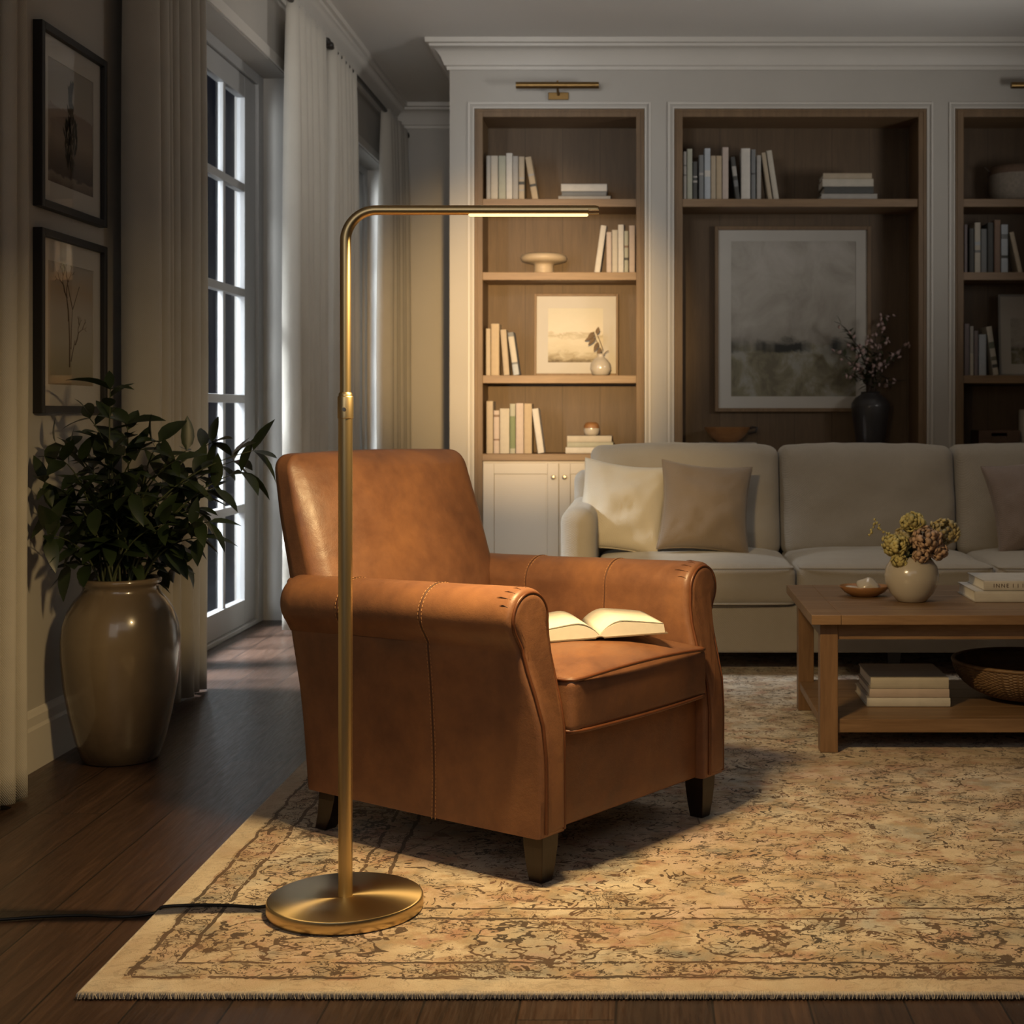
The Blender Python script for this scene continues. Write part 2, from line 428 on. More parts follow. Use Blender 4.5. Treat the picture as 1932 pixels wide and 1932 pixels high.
M['pil_brown'] = m_fabric('taupe_cotton', (.20, .155, .115), 800, var=.06)
M['pil_plum'] = m_fabric('mauve_taupe_cotton', (.22, .17, .145), 800, var=.06)
M['iron'] = m_plain('black_iron', (.015, .013, .012), .4, .1)
M['blackframe'] = m_plain('black_frame_wood', (.012, .010, .009), .55, .15)
M['mat'] = m_plain('mat_board', (.46, .435, .39), .8, .02)
M['glass'] = m_glass()
M['page'] = m_plain('book_pages', (.80, .76, .67), .8, .04, 60)
M['cable'] = m_plain('black_cable', (.012, .011, .010), .5, .05)
M['soil'] = m_plain('dark_soil', (.02, .014, .009), .95, .3, 60, .5)
M['stem'] = m_plain('green_stem', (.045, .055, .02), .6, .2)
M['twig'] = m_plain('brown_twig', (.05, .032, .02), .7, .2)
M['night'] = m_plain('terrace_stone', (.05, .052, .06), .7, .3, 5)
M['chrome'] = m_plain('pewter_knob', (.25, .22, .18), .3, .05, metal=1.0)

t = NT('dark_leaf'); n = t.noise(t.tc(), 9, 3)
M['leaf'] = t.base(t.ramp(n, [(.3, (.010, .018, .007)), (.6, (.022, .036, .012)), (.8, (.045, .052, .018))]), .42)
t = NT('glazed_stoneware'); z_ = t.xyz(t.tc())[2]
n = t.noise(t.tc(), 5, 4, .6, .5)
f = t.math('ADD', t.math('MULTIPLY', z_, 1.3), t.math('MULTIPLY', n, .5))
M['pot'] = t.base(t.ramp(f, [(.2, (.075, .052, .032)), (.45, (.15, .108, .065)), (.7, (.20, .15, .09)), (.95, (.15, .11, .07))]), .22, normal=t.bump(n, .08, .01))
t.b.inputs['Coat Weight'].default_value = .5; t.b.inputs['Coat Roughness'].default_value = .06
M['whitevase'] = m_glaze('cream_glaze', [(.3, (.40, .36, .30)), (.7, (.52, .47, .40))], .2)
M['darkvase'] = m_glaze('black_clay', [(.3, (.018, .016, .017)), (.7, (.04, .035, .035))], .5)
M['beigepot'] = m_plain('beige_ceramic', (.42, .33, .22), .5, .05)
M['bowlwood'] = m_wood('bowl_wood', (.32, .16, .06), (.20, .09, .035), 'x', .4)

# ------------------------------------------------------------------ setting
WX = -1.72; DXP = -1.86; CZ = 3.10; BY = 9.95; FY = 8.25; RWX = 3.3; REAR = -1.0
struct(MB().box(-1.98, RWX, REAR, BY, -.06, 0).build('floor', M['floor']))
struct(MB().box(-2.1, RWX + .1, REAR - .1, BY + .1, CZ, CZ + .08).build('ceiling', M['ceil']))
D1 = (4.95, 7.05); D2 = (8.0, 9.7); HZ = 2.62
mb = MB()
for (a, b) in ((REAR, D1[0]), (D1[1], D2[0]), (D2[1], BY)): mb.box(-1.98, WX, a, b, 0, CZ)
for (a, b) in (D1, D2): mb.box(-1.98, WX, a, b, HZ, CZ)
struct(mb.build('wall_left', M['wall']))
struct(MB().box(-1.98, -1.10 + .04, BY, BY + .1, 0, CZ).build('wall_back', M['wall']))
struct(MB().box(RWX, RWX + .1, REAR, BY, 0, CZ).build('wall_right', M['wall']))
struct(MB().box(-1.98, RWX, REAR - .1, REAR, 0, CZ).build('wall_rear', M['wall']))
struct(MB().box(-9, -1.981, -2, 14, -.14, -.04).build('terrace_ground', M['night']))
# bookcase wall (white face with three openings)
UN = [(-.96, .003), (.171, 1.60), (1.761, 2.724)]; UT = 2.725
mb = MB()
mb.box(-1.10, -.96, FY, FY + .42, 0, CZ); mb.box(.003, .171, FY, FY + .42, 0, CZ); mb.box(1.60, 1.761, FY, FY + .42, 0, CZ); mb.box(2.724, RWX, FY, FY + .42, 0, CZ)
for a, b in UN: mb.box(a, b, FY, FY + .42, UT, CZ)
mb.box(-1.10, RWX, FY + .42, FY + .50, 0, CZ); mb.box(-1.10, -1.04, FY + .50, BY, 0, CZ)
struct(mb.build('wall_alcove', M['wall']))

def sweep_plan(path, prof):
    # path: plan polyline; the room lies on its right-hand side; prof: (offset into room, drop from ceiling)
    P = [Vector(p) for p in path]; rings = []
    for i, p in enumerate(P):
        d0 = (P[i] - P[i - 1]).normalized() if i > 0 else None
        d1 = (P[i + 1] - P[i]).normalized() if i < len(P) - 1 else None
        n0 = Vector((d0.y, -d0.x)) if d0 else None; n1 = Vector((d1.y, -d1.x)) if d1 else None
        if n0 is None: m_ = n1
        elif n1 is None: m_ = n0
        else: m_ = (n0 + n1) / (1 + n0.dot(n1))
        rings.append([(p.x + m_.x * a, p.y + m_.y * a, z) for (a, z) in prof])
    mb_ = MB(); n = len(prof); v = [q for r in rings for q in r]; f = []
    for i in range(len(rings) - 1):
        for k in range(n - 1): f.append((i * n + k, i * n + k + 1, (i + 1) * n + k + 1, (i + 1) * n + k))
    f.append(tuple(range(n))); f.append(tuple((len(rings) - 1) * n + k for k in range(n))[::-1])
    return mb_.add(v, f)
crown = [(0, CZ - .158), (.014, CZ - .158), (.016, CZ - .14), (.028, CZ - .134), (.034, CZ - .118), (.045, CZ - .092), (.062, CZ - .068), (.084, CZ - .050), (.100, CZ - .044), (.104, CZ - .030), (.122, CZ - .026), (.124, CZ)]
struct(sweep_plan([(WX, REAR), (WX, BY), (-1.10, BY), (-1.10, FY), (RWX, FY)], crown).build('trim_1', M['trim'], smooth=35, recalc=True))
bb = [(0, .0), (.016, .0), (.016, .115), (.012, .125), (.012, .150), (.006, .165), (0, .168)]
k = 0
for (a, b) in ((REAR, D1[0]), (D1[1], D2[0]), (D2[1], BY)):
    k += 1
    struct(sweep_plan([(WX, a), (WX, b)], bb).build('baseboard_left_%d' % k if k > 1 else 'baseboard_left', M['trim'], recalc=True))
struct(sweep_plan([(WX, BY), (-1.10, BY), (-1.10, FY), (-.97, FY)], bb).build('baseboard_back', M['trim'], recalc=True))
# panel mouldings round the openings
for i, (a, b) in enumerate(UN):
    mb = MB(); g = .036; tw = .012
    mb.box(a - g, a - g + tw, FY - .010, FY, 0, UT + g); mb.box(b + g - tw, b + g, FY - .010, FY, 0, UT + g); mb.box(a - g + tw, b + g - tw, FY - .010, FY, UT + g - tw, UT + g)
    mb.box(a - .010, a - .001, FY - .005, FY, 0, UT + .010); mb.box(b + .001, b + .010, FY - .005, FY, 0, UT + .010); mb.box(a - .001, b + .001, FY - .005, FY, UT + .001, UT + .010)
    struct(mb.build('trim_%d' % (i + 2), M['trim'], bevel=.002))

# glazed doors in deep reveals
def glazed_door(idx, y0, y1):
    fr = MB(); X0, X1 = DXP - .05, DXP + .02
    # outer frame
    fr.box(X0, X1, y0, y0 + .09, 0, HZ); fr.box(X0, X1, y1 - .09, y1, 0, HZ); fr.box(X0, X1, y0 + .09, y1 - .09, HZ - .05, HZ)
    fr.box(X0, X1, y0 + .09, y1 - .09, 0, .02)
    fo = struct(fr.build('door_%d' % idx, M['door'], bevel=.003))
    mid = y1 - 1.30
    for (a, b, sl, sr) in ((y0 + .092, mid - .002, .12, .095), (mid + .002, y1 - .092, .095, .183)):
        lf = MB(); x0, x1 = DXP - .035, DXP + .005
        lf.box(x0, x1, a, a + sl, .022, HZ - .052); lf.box(x0, x1, b - sr, b, .022, HZ - .052)
        lf.box(x0, x1, a + sl, b - sr, HZ - .052 - .10, HZ - .052); lf.box(x0, x1, a + sl, b - sr, .022, .135)
        ncol = max(1, round((b - a - sl - sr) / .31)); wv = (b - a - sl - sr) / ncol
        for c in range(1, ncol): lf.box(x0 + .009, x1 - .006, a + sl + wv * c - .018, a + sl + wv * c + .018, .135, HZ - .152)
        for z in (.561, 1.067, 1.56, 2.048):
            lf.box(x0 + .003, x1 - .001, a + sl, b - sr, z - .019, z + .019)
        leaf = lf.build('door_leaf', M['door'], fo, bevel=.003)
        MB().box(DXP - .018, DXP - .013, a + sl - .01, b - sr + .01, .13, HZ - .145).build('glass_pane', M['glass'], leaf)
    # casing at the wall face
    ms = MB(); cw = .055
    ms.box(WX, WX + .012, y0 - cw, y0 - .004, 0, HZ + cw); ms.box(WX, WX + .012, y1 + .004, min(y1 + cw, BY), 0, HZ + cw); ms.box(WX, WX + .012, y0 - .004, y1 + .004, HZ + .004, HZ + cw)
    struct(ms.build('trim_%d' % (idx + 5), M['trim'], bevel=.003))
glazed_door(1, *D1); glazed_door(2, *D2)

# ------------------------------------------------------------------ rug
mb = MB()
nx, ny = 60, 60
vv = []; ff = []
for j in range(ny + 1):
    for i in range(nx + 1):
        x = RX0 + (RX1 - RX0) * i / nx; y = RY0 + (RY1 - RY0) * j / ny
        ed = min(i, nx - i, j, ny - j)
        vv.append((x, y, .011 if ed == 0 else .0135))
for j in range(ny):
    for i in range(nx): ff.append((j * (nx + 1) + i, j * (nx + 1) + i + 1, (j + 1) * (nx + 1) + i + 1, (j + 1) * (nx + 1) + i))
mb.add(vv, ff)
rug = thing('area_rug', 'large faded cream and brown patterned rug under armchair and coffee table', 'rug')
mb.build('pile', M['rug'], rug, smooth=180)
eb = MB(); eb.tube([(RX0, RY0, .0062), (RX1, RY0, .0062), (RX1, RY1, .0062), (RX0, RY1, .0062)], .006, 8, closed=True)
bind = eb.build('bound_edge', M['rug_edge'], rug, smooth=60)
rd = random.Random(3)
fg = MB()
for i in range(900):
    x = RX0 + (RX1 - RX0) * (i + rd.random()) / 900
    fg.tube([(x, RY0 + .002, .012), (x + rd.uniform(-.002, .002), RY0 - .006, .009), (x + rd.uniform(-.003, .003), RY0 - .009, .003)], .0011, 3)
fr_ = fg.build('fringe', M['rug_edge'], rug)

# ------------------------------------------------------------------ bookcase units
SH = 2.215
def bookcase(i, a, b, shelves, label):
    t = thing('built_in_bookcase', label, 'bookcase', ((a + b) / 2, FY, 0), 0, 'built-in bookcases in the white wall')
    cx = (a + b) / 2; hw = (b - a) / 2 - .0015; D = .325; top = UT - .002
    def B(mb_, nm, m_, **k): return mb_.build(nm, m_, t, **k)
    fw = .046; bz = .772
    f = MB(); f.box(-hw, -hw + fw, -.006, .03, .06, top); f.box(hw - fw, hw, -.006, .03, .06, top); f.box(-hw + fw, hw - fw, -.006, .03, top - fw, top)
    B(f, 'face_frame', M['oak'], bevel=.002)
    f = MB(); f.box(-hw + .010, -hw + .018, -.011, -.006, .06, top - .012); f.box(hw - .018, hw - .010, -.011, -.006, .06, top - .012); f.box(-hw + .018, hw - .018, -.011, -.006, top - .018, top - .010)
    B(f, 'frame_bead', M['oak'], bevel=.001)
    B(MB().box(-hw, -hw + fw - .004, .03, D, bz, top), 'side_panel', M['oak']); B(MB().box(hw - fw + .004, hw, .03, D, bz, top), 'side_panel', M['oak'])
    B(MB().box(-hw, hw, D, D + .02, bz, top), 'back_panel', M['oakback'])
    B(MB().box(-hw + fw - .004, hw - fw + .004, .03, D, top - fw, top - .01), 'top_panel', M['oakh'])
    for z in shelves: B(MB().box(-hw + fw - .003, hw - fw + .003, .004, D, z - .045, z), 'shelf', M['oakh'], bevel=.002)
    B(MB().box(-hw + fw - .001, hw - fw + .001, -.03, D, bz - .04, bz), 'countertop', M['oakh'], bevel=.003)
    # base cabinet with doors
    c = thing('base_cabinet', ['white two door cabinet under the left bookcase, small pewter knobs', 'white cabinet behind the sofa under the middle bookcase', 'white cabinet behind the sofa under the right bookcase'][i], 'cabinet', (cx, FY, 0), 0, None)
    hc = hw - fw - .002
    MB().box(-hc, hc, -.004, .30, .07, bz - .042).build('carcass', M['cab'], c, bevel=.002)
    MB().box(-hc + .02, hc - .02, .03, .28, 0, .07).build('plinth', M['cab'], c)
    n = 2 if i != 1 else 4
    wd = (2 * hc - .004) / n
    for k in range(n):
        x0 = -hc + .002 + k * wd; x1 = x0 + wd - .004; z0, z1 = .085, bz - .052
        d = MB(); s_ = .062
        d.box(x0, x0 + s_, -.022, -.004, z0, z1); d.box(x1 - s_, x1, -.022, -.004, z0, z1); d.box(x0 + s_, x1 - s_, -.022, -.004, z0, z0 + s_); d.box(x0 + s_, x1 - s_, -.022, -.004, z1 - s_, z1)
        d.box(x0 + s_, x1 - s_, -.012, -.004, z0 + s_, z1 - s_)
        do = d.build('door', M['cab'], c, bevel=.0025)
        kx = x1 - .030 if k % 2 == 0 else x0 + .030
        kb = MB(); kb.lathe([(.0045, 0), (.0045, .010), (.011, .014), (.013, .019), (.010, .025), (0, .026)], 20)
        kn = kb.build('knob', M['chrome'], do, smooth=50, loc=(kx, -.022, .64), rot=(radians(90), 0, 0))
    return t
bookcase(0, *UN[0], [SH, 1.80, 1.216], 'tall oak bookcase beside the curtained windows, in warm light')
bookcase(1, *UN[1], [SH], 'wide oak bookcase behind the sofa framing the large landscape picture')
bookcase(2, *UN[2], [SH, 1.80, 1.216], 'dark oak bookcase cut off by the right edge of the photo')

# picture lights above the outer bookcases
def picture_light(px, label):
    X = PX(px, FY - .09); t = thing('picture_light', label, 'lamp', (X, FY, 2.835), 0, None)
    MB().tube([(-.232, -.10, .0), (.232, -.10, .0)], .019, 16).build('shade_bar', M['brass_old'], t, smooth=40)
    MB().tube([(0, -.012, -.035), (0, -.05, -.035), (0, -.095, -.01)], .007, 10).build('arm', M['brass_old'], t, smooth=40)
    MB().box(-.058, .058, -.014, -.0005, -.062, -.02).build('wall_plate', M['brass_old'], t, bevel=.003)
    MB().lathe([(.005, 0), (.006, .006), (0, .009)], 12, (0, -.10, .018)).build('knob', M['brass_old'], t, smooth=50)
picture_light(1052, 'aged brass picture light above the left bookcase'); picture_light(1985, 'aged brass picture light cut by the right edge of the photo')

# ------------------------------------------------------------------ books
_bm = {}
def cover_mat(col, rough=.6):
    key = tuple(round(c, 3) for c in col)
    if key not in _bm: _bm[key] = m_plain('cloth_cover', col, rough, .06, 30)
    return _bm[key]
CRE = (.44, .40, .33); WHT = (.52, .49, .44); PNK = (.45, .37, .32); GRY = (.33, .31, .28); GGN = (.34, .34, .27); DRK = (.055, .055, .05); SLT = (.16, .165, .165); TAN = (.40, .31, .20); BEI = (.38, .31, .22); PLM = (.17, .14, .14); BLU = (.36, .39, .42); BRN = (.19, .12, .08)
def add_book(name, label, wd, ht, dp, col, group, loc, rot=(0, 0, 0), band=None, lower=False):
    """Standing book: width x, depth +y (spine at y=0 facing the room), height z."""
    t = thing(name, label, 'book', loc, 0, group); t.rotation_euler = rot
    cv = cover_mat(col); th = min(.0025, wd * .18)
    m_ = MB(); x0, x1 = -wd / 2, wd / 2
    m_.box(x0, x0 + th, .003, dp, 0, ht); m_.box(x1 - th, x1, .003, dp, 0, ht)
    # gently rounded spine
    ring = []
    for k in range(7):
        a = pi * k / 6; ring.append((-cos(a) * wd / 2, .003 - sin(a) * min(.004, wd * .2)))
    ring += [(x1, .003 + th), (x0, .003 + th)]
    m_.loft([[(p[0], p[1], 0) for p in ring], [(p[0], p[1], ht) for p in ring]])
    m_.build('cover', cv, t, recalc=True)
    MB().box(x0 + th, x1 - th, .003 + th, dp - .004, .003, ht - .003).build('page_block', M['page'], t)
    if band:
        for (z0, z1, bc) in band:
            q = [(-cos(pi * k / 6) * wd / 2 * 1.012, .003 - sin(pi * k / 6) * min(.004, wd * .2) - .0004) for k in range(7)]
            mb_ = MB(); v = [(p[0], p[1], z0 * ht) for p in q] + [(p[0], p[1], z1 * ht) for p in q]
            mb_.add(v, [(k, k + 1, 8 + k, 7 + k) for k in range(6)])
            mb_.build('spine_band', cover_mat(bc), t)
    return t
def row(shelf_name, z, Yf, items, group):
    """items: (x0, x1, top_px, colour, desc[, lean top shift px[, bands]])"""
    for it in items:
        x0, x1, yt, col, desc = it[:5]; lean = it[5] if len(it) > 5 else 0; bands = it[6] if len(it) > 6 else None
        Xa, Xb = PX(x0, Yf), PX(x1, Yf); wd = (Xb - Xa) - .0012; zt = PZ(yt, Yf); ht = zt - z
        if lean:
            dx = lean * Yf / F; an = math.atan2(dx, ht); ht2 = math.hypot(ht, dx) - wd * abs(sin(an)) * .6; wd = wd * cos(an)
            # pivot on the lower corner that touches the shelf
            if an < 0: px_, off = Xa, wd / 2
            else: px_, off = Xb, -wd / 2
            # leaning left (an<0) rests on its right... rotate about y by an
            base = Vector(((Xa + Xb) / 2, Yf, z + abs(sin(an)) * wd / 2 + .0006))
            add_book('book', desc, wd, ht2, .15, col, group, base, (0, an, 0), bands)
        else:
            add_book('book', desc, wd, ht, .15 + (hash(desc) % 5) * 0, col, group, ((Xa + Xb) / 2, Yf, z + .0004), (0, 0, 0), bands)
G1 = 'books on the shelves of the left bookcase'; G2 = 'books on the shelves of the middle bookcase'; G3 = 'books on the shelves of the right bookcase'
Yf = 8.29
row('', SH, Yf, [
    (917.6, 925.4, 294, GRY, 'slim dark grey book against the left side, top shelf of the left bookcase'),
    (925.8, 939.4, 294, CRE, 'wide pale book second from the left on the top shelf of the left bookcase'),
    (940.4, 954.2, 294, GGN, 'grey-green book between two pale books, top shelf of the left bookcase'),
    (954.8, 966.6, 289, WHT, 'tallest whitish book on the top shelf of the left bookcase'),
    (966.9, 977.7, 294.6, GRY, 'grey book right of the tallest whitish one, top shelf of left bookcase'),
    (978.5, 989.5, 295.5, BEI, 'upright book with dark mottled spine, top shelf of the left bookcase', 0, [(.35, .42, DRK), (.48, .52, GRY), (.2, .24, GRY)]),
    (1004, 1016, 296, TAN, 'leaning mottled book at the right end of the row, top shelf of left bookcase', -14, [(.3, .36, DRK), (.55, .6, GRY)])], G1)
row('', 1.80, Yf, [
    (1121, 1132, 425.6, WHT, 'white book leaning right, under the lamp head, second shelf of left bookcase', 12.5),
    (1144, 1153.8, 438, PNK, 'short pinkish book beside the leaning white book, second shelf of left bookcase'),
    (1154.4, 1165.4, 434, CRE, 'cream book between two taller whites on the second shelf of left bookcase'),
    (1165.8, 1176.8, 424, WHT, 'tallest white upright book on the second shelf of the left bookcase'),
    (1177.7, 1185.8, 436, GGN, 'thin dark greenish book on the second shelf of the left bookcase', 0, [(.3, .36, DRK), (.6, .65, BRN)]),
    (1186.8, 1198, 425.6, PNK, 'pale pink book against the right side, second shelf of left bookcase')], G1)
row('', 1.216, Yf, [
    (916.5, 925.6, 620, BEI, 'beige book against the left side, third shelf of left bookcase'),
    (926.2, 942.0, 611, TAN, 'tallest tan book on the third shelf of the left bookcase'),
    (950, 961.5, 622, BEI, 'slightly leaning beige book right of the tallest tan book, third shelf', -6.5),
    (968.5, 980, 627, SLT, 'leaning book with bluish grey spine at the row end, third shelf', -11.5, [(0, .25, BLU), (.3, .9, CRE)])], G1)
row('', .772, Yf, [
    (917.6, 930.4, 757, BEI, 'beige book against the left side, lowest row of the left bookcase'),
    (931.2, 942.2, 774.5, PNK, 'shorter rosy book with banded spine, lowest row of left bookcase', 0, [(.3, .34, BRN), (.85, .9, BRN)]),
    (942.9, 961.2, 771, CRE, 'widest cream book in the lowest row of the left bookcase'),
    (961.8, 972.4, 762, GGN, 'book with green stripe on its spine, lowest row of left bookcase', 0, [(.1, .75, (.15, .19, .09))]),
    (973.0, 987.8, 761, PNK, 'pinkish white book right of the green striped one, lowest row'),
    (988.4, 1003.6, 761.6, TAN, 'tan book right of the pinkish white one, lowest row of left bookcase'),
    (1014.5, 1027, 771, WHT, 'white book leaning left at the end of the lowest row, left bookcase', -11.5)], G1)
row('', SH, Yf, [
    (1289, 1295.3, 286, GRY, 'thin grey book against the left side, top shelf of middle bookcase', 0, [(.5, .52, DRK), (.7, .72, DRK)]),
    (1296, 1306.2, 281, GGN, 'tall greyish olive book near the left side, top shelf of middle bookcase'),
    (1307.2, 1315.6, 305, DRK, 'shortest black book with pale marks, top shelf of middle bookcase', 0, [(.45, .5, GRY), (.58, .62, GRY)]),
    (1318.6, 1327.8, 292.5, SLT, 'slate book left of the bright grey tall one, top shelf of middle bookcase', 0, [(.55, .6, GRY)]),
    (1329, 1340.4, 280, BLU, 'bright grey tall book with pale label, top shelf of middle bookcase', 0, [(.45, .57, WHT)]),
    (1341, 1350.6, 294, BEI, 'beige book of an equal pair, left one, top shelf of middle bookcase'),
    (1351.2, 1361.8, 294, TAN, 'yellowish tan book of an equal pair, right one, top shelf of middle bookcase'),
    (1362.7, 1374.4, 278, PNK, 'tallest pinkish cream book on the top shelf of the middle bookcase'),
    (1388, 1396.5, 296, DRK, 'dark leaning book in the gap, top shelf of middle bookcase', -10, [(.3, .45, SLT), (.55, .78, GRY)]),
    (1398.2, 1415.6, 280, WHT, 'thickest pale book on the top shelf of the middle bookcase'),
    (1417, 1425.7, 282, SLT, 'dull bluish book right of the thickest pale one, top shelf of middle bookcase', 0, [(.5, .53, DRK)]),
    (1427.5, 1436, 293, GRY, 'thin grey book before the two leaning ones, top shelf of middle bookcase'),
    (1449, 1457.4, 288, BEI, 'greyish leaning book next to last, top shelf of middle bookcase', -13),
    (1459.4, 1470, 284, CRE, 'cream leaning book at the row end, top shelf of middle bookcase', -14)], G2)
row('', 1.80, Yf, [
    (1819.5, 1825.4, 423.7, PLM, 'thin plum grey book against the side, second shelf of right bookcase'),
    (1828.7, 1838.2, 431, DRK, 'dark short book second in row, second shelf of right bookcase'),
    (1839, 1850.2, 420, CRE, 'pale book with blue-grey marks, second shelf of right bookcase', 0, [(.55, .62, BLU), (.40, .45, SLT)]),
    (1851, 1862, 432, SLT, 'slate grey short book right of the pale marked one, right bookcase'),
    (1863.5, 1874.6, 420, DRK, 'blackish tall book on the second shelf of the right bookcase'),
    (1876.2, 1888, 415, BRN, 'tallest brown book on the second shelf of the right bookcase'),
    (1889, 1902, 423.7, BLU, 'greyish blue patterned book on the second shelf of right bookcase', 0, [(.7, .8, SLT), (.3, .36, DRK)]),
    (1921, 1930, 438, BEI, 'pale leaning book at the photo edge, second shelf of right bookcase', -17)], G3)
row('', 1.216, Yf, [
    (1819.5, 1829.4, 611, PLM, 'dim plum book against the side, third shelf of right bookcase'),
    (1830, 1837.2, 615.5, GRY, 'thin grey two-tone book on the third shelf of the right bookcase', 0, [(0, .45, CRE)]),
    (1838, 1846, 624, PLM, 'short purplish book on the third shelf of the right bookcase'),
    (1847, 1861, 631, BLU, 'shortest wide grey book on the third shelf of the right bookcase'),
    (1874.4, 1885, 616, CRE, 'leaning floral spined book beside the framed print, right bookcase', -14, [(.55, .68, (.12, .13, .09)), (.15, .22, DRK), (.30, .38, (.15, .14, .1))])], G3)

def flat_book(label, X0, X1, Y0, Y1, z, th, col, group, name='book', rz=0, rounded=True, labelpart=None):
    """Lying book, spine towards the room (-y)."""
    cx, cy = (X0 + X1) / 2, (Y0 + Y1) / 2; w2, d2 = (X1 - X0) / 2, (Y1 - Y0) / 2
    t = thing(name, label, 'book', (cx, cy, z), rz, group); cth = min(.003, th * .12)
    m_ = MB(); m_.box(-w2, w2, -d2 + .003, d2, 0, cth); m_.box(-w2, w2, -d2 + .003, d2, th - cth, th)
    rg = [(-d2 + .003 - sin(pi * k / 6) * .004, th / 2 - cos(pi * k / 6) * th / 2) for k in range(7)] + [(-d2 + .003 + cth, th), (-d2 + .003 + cth, 0)]
    m_.loft([[(-w2, p[0], p[1]) for p in rg], [(w2, p[0], p[1]) for p in rg]])
    m_.build('cover', cover_mat(col), t, recalc=True)
    MB().box(-w2 + .004, w2 - .004, -d2 + .005, d2 - .004, cth, th - cth).build('page_block', M['page'], t)
    return t
def stack(items, Yf, depth, z, group):
    """items bottom to top: (x0, x1, y_bottom, y_top, col, label)"""
    for (x0, x1, yb, yt, col, lab) in items:
        th = (yb - yt) * Yf / F - .0003
        flat_book(lab, PX(x0, Yf), PX(x1, Yf), Yf, Yf + depth, z + .0003, th, col, group); z += th + .0003
    return z
stack([(1053.5, 1151.8, 375.6, 367.6, GRY, 'grey book lying at the bottom of the pair stack, top shelf of left bookcase'),
       (1060, 1144, 367.6, 359, SLT, 'slim slate book in the middle of the lying stack, top shelf of left bookcase'),
       (1058.7, 1145, 359, 345, WHT, 'thick white book on top of the lying stack, top shelf of left bookcase')], 8.30, .2, SH, G1)
zt_jar = stack([(1067, 1154, 855, 843.5, WHT, 'white book at the bottom of the stack under the little jar'),
       (1070, 1157, 843.5, 834, GGN, 'thin greenish white book in the middle of the stack under the little jar'),
       (1070, 1154, 834, 821.6, CRE, 'cream book directly under the little two-tone jar')], 8.30, .2, .772, G1)
stack([(1550, 1655, 375, 363.3, GRY, 'widest pale book at the bottom of the lying stack, middle bookcase'),
       (1555, 1648, 363.3, 350, DRK, 'black spined book in the lying stack of the middle bookcase'),
       (1552, 1648, 350, 335.2, CRE, 'cream book second from top of the lying stack, middle bookcase'),
       (1553, 1645, 335.2, 324.5, BEI, 'beige book on top of the lying stack, middle bookcase')], 8.29, .22, SH, G2)
zt_bowl = stack([(1318, 1432, 857, 846, BRN, 'brown book hidden behind the sofa top under the white book'),
       (1322, 1428, 846, 837, WHT, 'white book under the wooden bowl behind the sofa')], 8.29, .24, .772, G2)

# ------------------------------------------------------------------ shelf ornaments
o = MB().lathe([(.058, 0), (.060, .004), (.056, .03), (.054, .055), (.062, .062), (.10, .068), (.128, .078), (.134, .096), (.126, .112), (.11, .118), (.095, .112), (.06, .098), (0, .094)], 56).build('pedestal_bowl', M['beigepot'], smooth=60, loc=(PX(1026, 8.42), 8.42, 1.8004))
tag(o, 'round tan pedestal bowl on the lit second shelf of the left bookcase', 'bowl')
# small jar
t = thing('lidded_jar', 'small cream and brown jar on top of the lying books', 'jar', (PX(1116, 8.38), 8.38, zt_jar + .0005))
MB().lathe([(.030, 0), (.040, .008), (.046, .028), (.045, .042)], 32).build('body', M['whitevase'], t, smooth=60)
MB().lathe([(.045, .042), (.043, .058), (.036, .070), (.024, .076), (.022, .072), (0, .070)], 32).build('lid', M['bowlwood'], t, smooth=60)
# bud vase with sprig
t = thing('bud_vase', 'small round cream bud vase in front of the framed sketch', 'vase', (PX(1133, 8.33), 8.33, 1.2164))
MB().lathe([(.034, 0), (.048, .006), (.060, .035), (.056, .068), (.040, .092), (.022, .104), (.019, .118), (.023, .124), (.017, .124), (.014, .10), (0, .09)], 36).build('body', M['whitevase'], t, smooth=70)
sp = MB()
for (pts) in ([(0, 0, .10), (-.008, .004, .16), (-.03, .0, .215), (-.04, .002, .25)], [(0, 0, .10), (.012, 0, .15), (-.005, .004, .20), (-.02, 0, .235)], [(.004, 0, .1), (.03, -.003, .135), (.045, 0, .142)]):
    sp.tube(pts, .0022, 6)
def leaf_into(mb_, p, d, up, L, W, fold=.25, curl=.15, n=5):
    d = Vector(d).normalized(); s_ = d.cross(Vector(up))
    if s_.length < 1e-4: s_ = d.cross(Vector((1, 0, 0)))
    s_.normalize(); u = s_.cross(d).normalized(); v = []; f = []
    for i in range(n + 1):
        a = i / n; wd = W * (sin(pi * min(a, 1) ** .8) ** .8 if 0 < a < 1 else 0.02) * .5
        c = Vector(p) + d * L * a - u * curl * L * a * a
        v += [c - s_ * wd + u * wd * fold, c, c + s_ * wd + u * wd * fold]
    for i in range(n):
        b = i * 3; f += [(b, b + 1, b + 4, b + 3), (b + 1, b + 2, b + 5, b + 4)]
    mb_.add(v, f)
for (p, d, L) in (((-.04, 0, .25), (-.5, -.2, -.7), .06), ((-.03, 0, .23), (-1, 0, -.5), .07), ((-.02, 0, .235), (.2, -.2, 1), .045), ((-.03, 0, .215), (-.8, 0, -.8), .06), ((-.012, 0, .19), (-.5, -.3, -1), .06), ((.0, 0, .16), (-.4, -.3, -1), .05)):
    leaf_into(sp, p, d, (0, -1, .2), L, .024)
so = sp.build('dried_sprig', m_plain('dried_leaf', (.12, .075, .035), .7, .2), smooth=180, loc=(PX(1133, 8.33), 8.33, 1.2164))
tag(so, 'brown dried sprig standing in the small cream bud vase', 'sprig')

